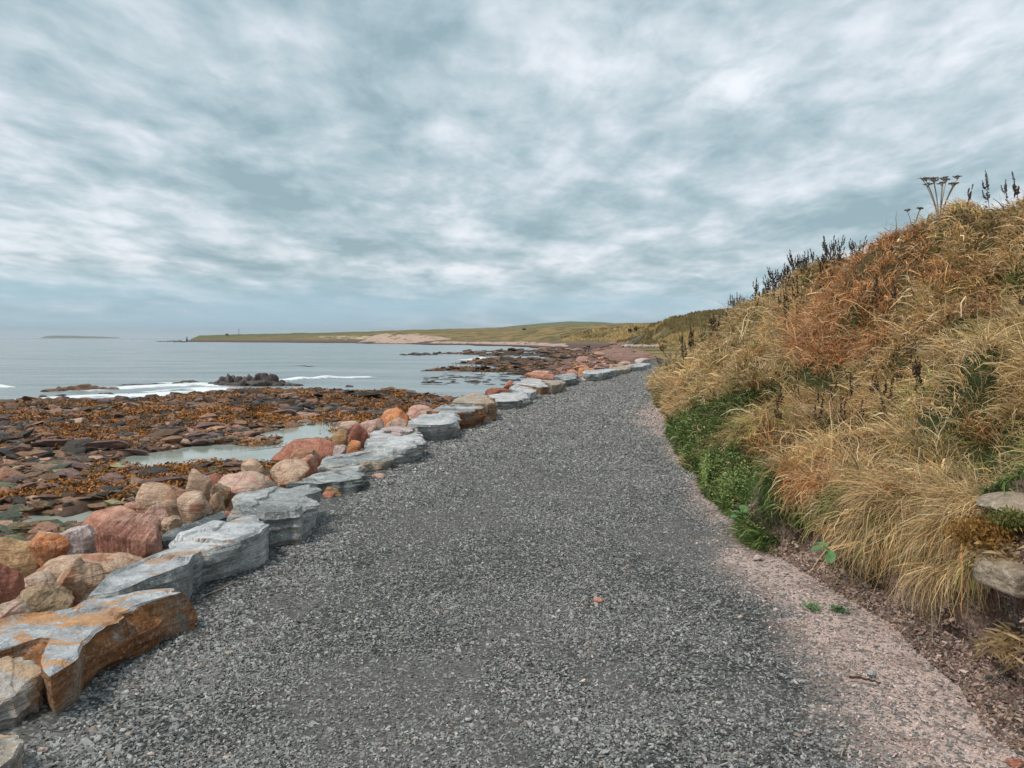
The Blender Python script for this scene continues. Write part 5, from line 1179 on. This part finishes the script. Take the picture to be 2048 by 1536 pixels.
# leafy weeds along the foot of the bank (uncountable)
r6 = np.random.default_rng(66); n = 90000
y = 5.4 * (14.5 / 5.4) ** r6.uniform(0, 1, n); v = r6.uniform(.0, .34, n); x, y, z = bank_xyz(y, v); px_, py_ = to_px(x, y, z)
wf = fbm(np.column_stack([x, y]) * 2.6, 3, 98); k = r6.uniform(0, 1, n) < np.clip((wf - .42) * 4.5, .03, 1) * .7 * np.clip(gauss(px_, py_, 1460, 985, 68, 52, 35) * 1.0 + gauss(px_, py_, 1550, 1070, 75, 30, 20) * .5 + gauss(px_, py_, 1370, 870, 25, 20) * .3, 0, 1); x, y, z = x[k], y[k], z[k]; n = len(x)
h_ = r6.uniform(.02, .27, n); L = r6.uniform(.012, .034, n); a = r6.uniform(0, 6.3, n); el = r6.uniform(-.3, .9, n)
c0 = np.column_stack([x + r6.normal(0, .02, n), y, z + h_]); dv = np.column_stack([np.cos(a) * np.cos(el), np.sin(a) * np.cos(el), np.sin(el)]) * L[:, None]; pv = np.column_stack([-np.sin(a), np.cos(a), a * 0]) * L[:, None] * .38
V = np.stack([c0, c0 + dv * .5 + pv, c0 + dv, c0 + dv * .5 - pv], 1).reshape(-1, 3); cc = np.array([.24, .33, .11]) * r6.uniform(.45, 1.5, n)[:, None]; cc[:, 0] *= r6.uniform(.7, 1.5, n)
o = mk('weeds', V, np.arange(n * 4).reshape(-1, 4), M['blade'], col=np.repeat(cc, 4, 0)); tag(o, 'leafy green weeds along the foot of the bank', 'weeds', kind='stuff')

# rough grass on the far slopes and the shelf beyond the path
r8 = np.random.default_rng(68); n = 60000; y = 48 * (330 / 48) ** r8.uniform(0, 1, n); pxx = r8.uniform(1120, 1560, n); x = (pxx - 1024) / FPX * y
z = ground(x, y); k = (z > .2) | ((x > eleft(y) + 5) & (y < 150)); k &= fbm(np.column_stack([x, y]) * .22, 3, 99) > .40; x, y, z = x[k], y[k], z[k]; n = len(x)
hh_ = r8.uniform(.2, .55, n) * np.clip(y / 120, .6, 1.6); ww = hh_ * r8.uniform(.25, .6, n); a = r8.uniform(-.6, .6, n); lx_ = r8.normal(0, .25, n) * hh_
V = np.stack([np.column_stack([x - ww * np.cos(a), y - ww * np.sin(a), z - .1]), np.column_stack([x + ww * np.cos(a), y + ww * np.sin(a), z - .1]), np.column_stack([x + ww * .5 + lx_, y, z + hh_ * .8]), np.column_stack([x - ww * .3 + lx_, y, z + hh_])], 1).reshape(-1, 3)
tq = fbm(np.column_stack([x, y]) * .09, 4, 220); c = mixc(np.tile(np.array([.50, .35, .15]), (n, 1)), (.085, .07, .028), ss(tq, .50, .62) * .7) * r8.uniform(.7, 1.6, n)[:, None]
o = mk('rough_grass', V, np.arange(n * 4).reshape(-1, 4), M['blade'], col=np.repeat(c, 4, 0)); tag(o, 'rough brown grass and scrub on the slope beyond the far end of the path', 'grass', kind='stuff')
# grit and clods on the bare soil
r7 = np.random.default_rng(67); n = 34000; y = 1.5 * (7.2 / 1.5) ** r7.uniform(0, 1, n); v = r7.uniform(0, .15, n) ** 1.0; x, y, z = bank_xyz(y, v)
k = r7.uniform(0, 1, n) < erode(y); x, y, z = x[k], y[k], z[k]; n = len(x)
ct = np.array([(.40, .28, .23), (.20, .13, .095), (.12, .12, .115), (.08, .052, .04), (.55, .43, .38)])[r7.choice(5, n, p=[.33, .37, .10, .14, .06])] * r7.uniform(.6, 1.3, n)[:, None]
V, F, c = chip_mesh(n, x, y, z, r7.gamma(1.8, .0022, n) + .0022, ct)
o = mk('soil_grit', V, F, M['chips'], col=c); tag(o, 'crumbs of soil and pinkish grit on the eroded foot of the bank', 'grit', kind='stuff')
def clump_at(px, py, d, n, R0, L0, colr, seed, name, label):
    r = np.random.default_rng(seed); c0 = px2w(px, py, d=d); q = r.normal(0, 1, (n, 3)) * np.array([R0, R0 * .9, R0 * .5]); a = r.uniform(0, 6.3, n); L = L0 * r.uniform(.5, 1.3, n)
    dv = np.column_stack([np.cos(a) - .3, np.sin(a), r.uniform(-1.6, .5, n)]); dv *= (L / np.linalg.norm(dv, axis=1))[:, None]; pv = np.column_stack([-np.sin(a), np.cos(a), a * 0]) * .0011
    V = np.stack([q - pv, q + pv, q + dv * .55 + pv + (0, 0, .012), q + dv], 1).reshape(-1, 3); cc = np.array(colr) * r.uniform(.5, 1.5, (n, 1))
    o = mk(name, V, np.arange(n * 4).reshape(-1, 4), M['blade'], col=np.repeat(cc, 4, 0)); o.location = c0; tag(o, label, 'moss', kind='stuff')
clump_at(1965, 1066, 3.42, 4200, .05, .022, (.36, .20, .06), 11, 'moss', 'rusty orange moss clinging to the soil beside the olive stone')
clump_at(2020, 1036, 3.38, 2200, .035, .018, (.22, .22, .07), 12, 'moss', 'green moss under the topmost stone of the near bank')
clump_at(2010, 1116, 3.34, 900, .05, .06, (.50, .36, .20), 13, 'dry_roots', 'dry roots and thatch above the lowest buff stone')
clump_at(2040, 1290, 3.25, 420, .06, .10, (.50, .36, .20), 14, 'dry_roots', 'dry straw hanging on the eroded soil at the right edge')
# stones set in the near bank
def bankstone(bb, d, mat, style, seed, label, dep=.8, rot=(0, 0, .2), name='boulder'):
    x0, y0, x1, y1 = bb; c = px2w((x0 + x1) / 2, (y0 + y1) / 2, d=d); w_ = (x1 - x0) * d / FPX; h = (y1 - y0) * d / FPX
    V, F = rock_shape(seed, 5, style, .05, None, rot); return put_rock(name, V, F, c, (w_, w_ * dep, h), M[mat], label, 'stone', 'stones set in the near bank')
bankstone((1960, 985, 2150, 1030), 3.47, 'buff', 'round', 61, 'rounded pinkish buff stone, topmost in the near bank')
bankstone((1958, 1044, 2190, 1110), 3.60, 'olive', 'block', 62, 'rough mossy tan block in the middle of the near bank')
bankstone((1968, 1122, 2150, 1184), 3.25, 'buff', 'block', 63, 'long smooth buff stone jutting from the lower near bank')

# ------------------------------------------------------------------ haze
m = D.materials.new('haze_air'); m.use_nodes = True; t = NT(m.node_tree); t.n.clear(); o_ = t.new('ShaderNodeOutputMaterial'); pv = t.new('ShaderNodeVolumePrincipled')
pv.inputs['Color'].default_value = (.86, .93, 1.0, 1); pv.inputs['Density'].default_value = 8.5e-5; pv.inputs['Anisotropy'].default_value = .2; t.l.new(pv.outputs[0], o_.inputs['Volume'])
hz = mk('haze', bv * np.array([19000, 19000, 90]) + (0, 0, 84), bf, m); tag(hz, kind='stuff'); tag(hz, 'thin pale sea haze filling the air', 'haze')
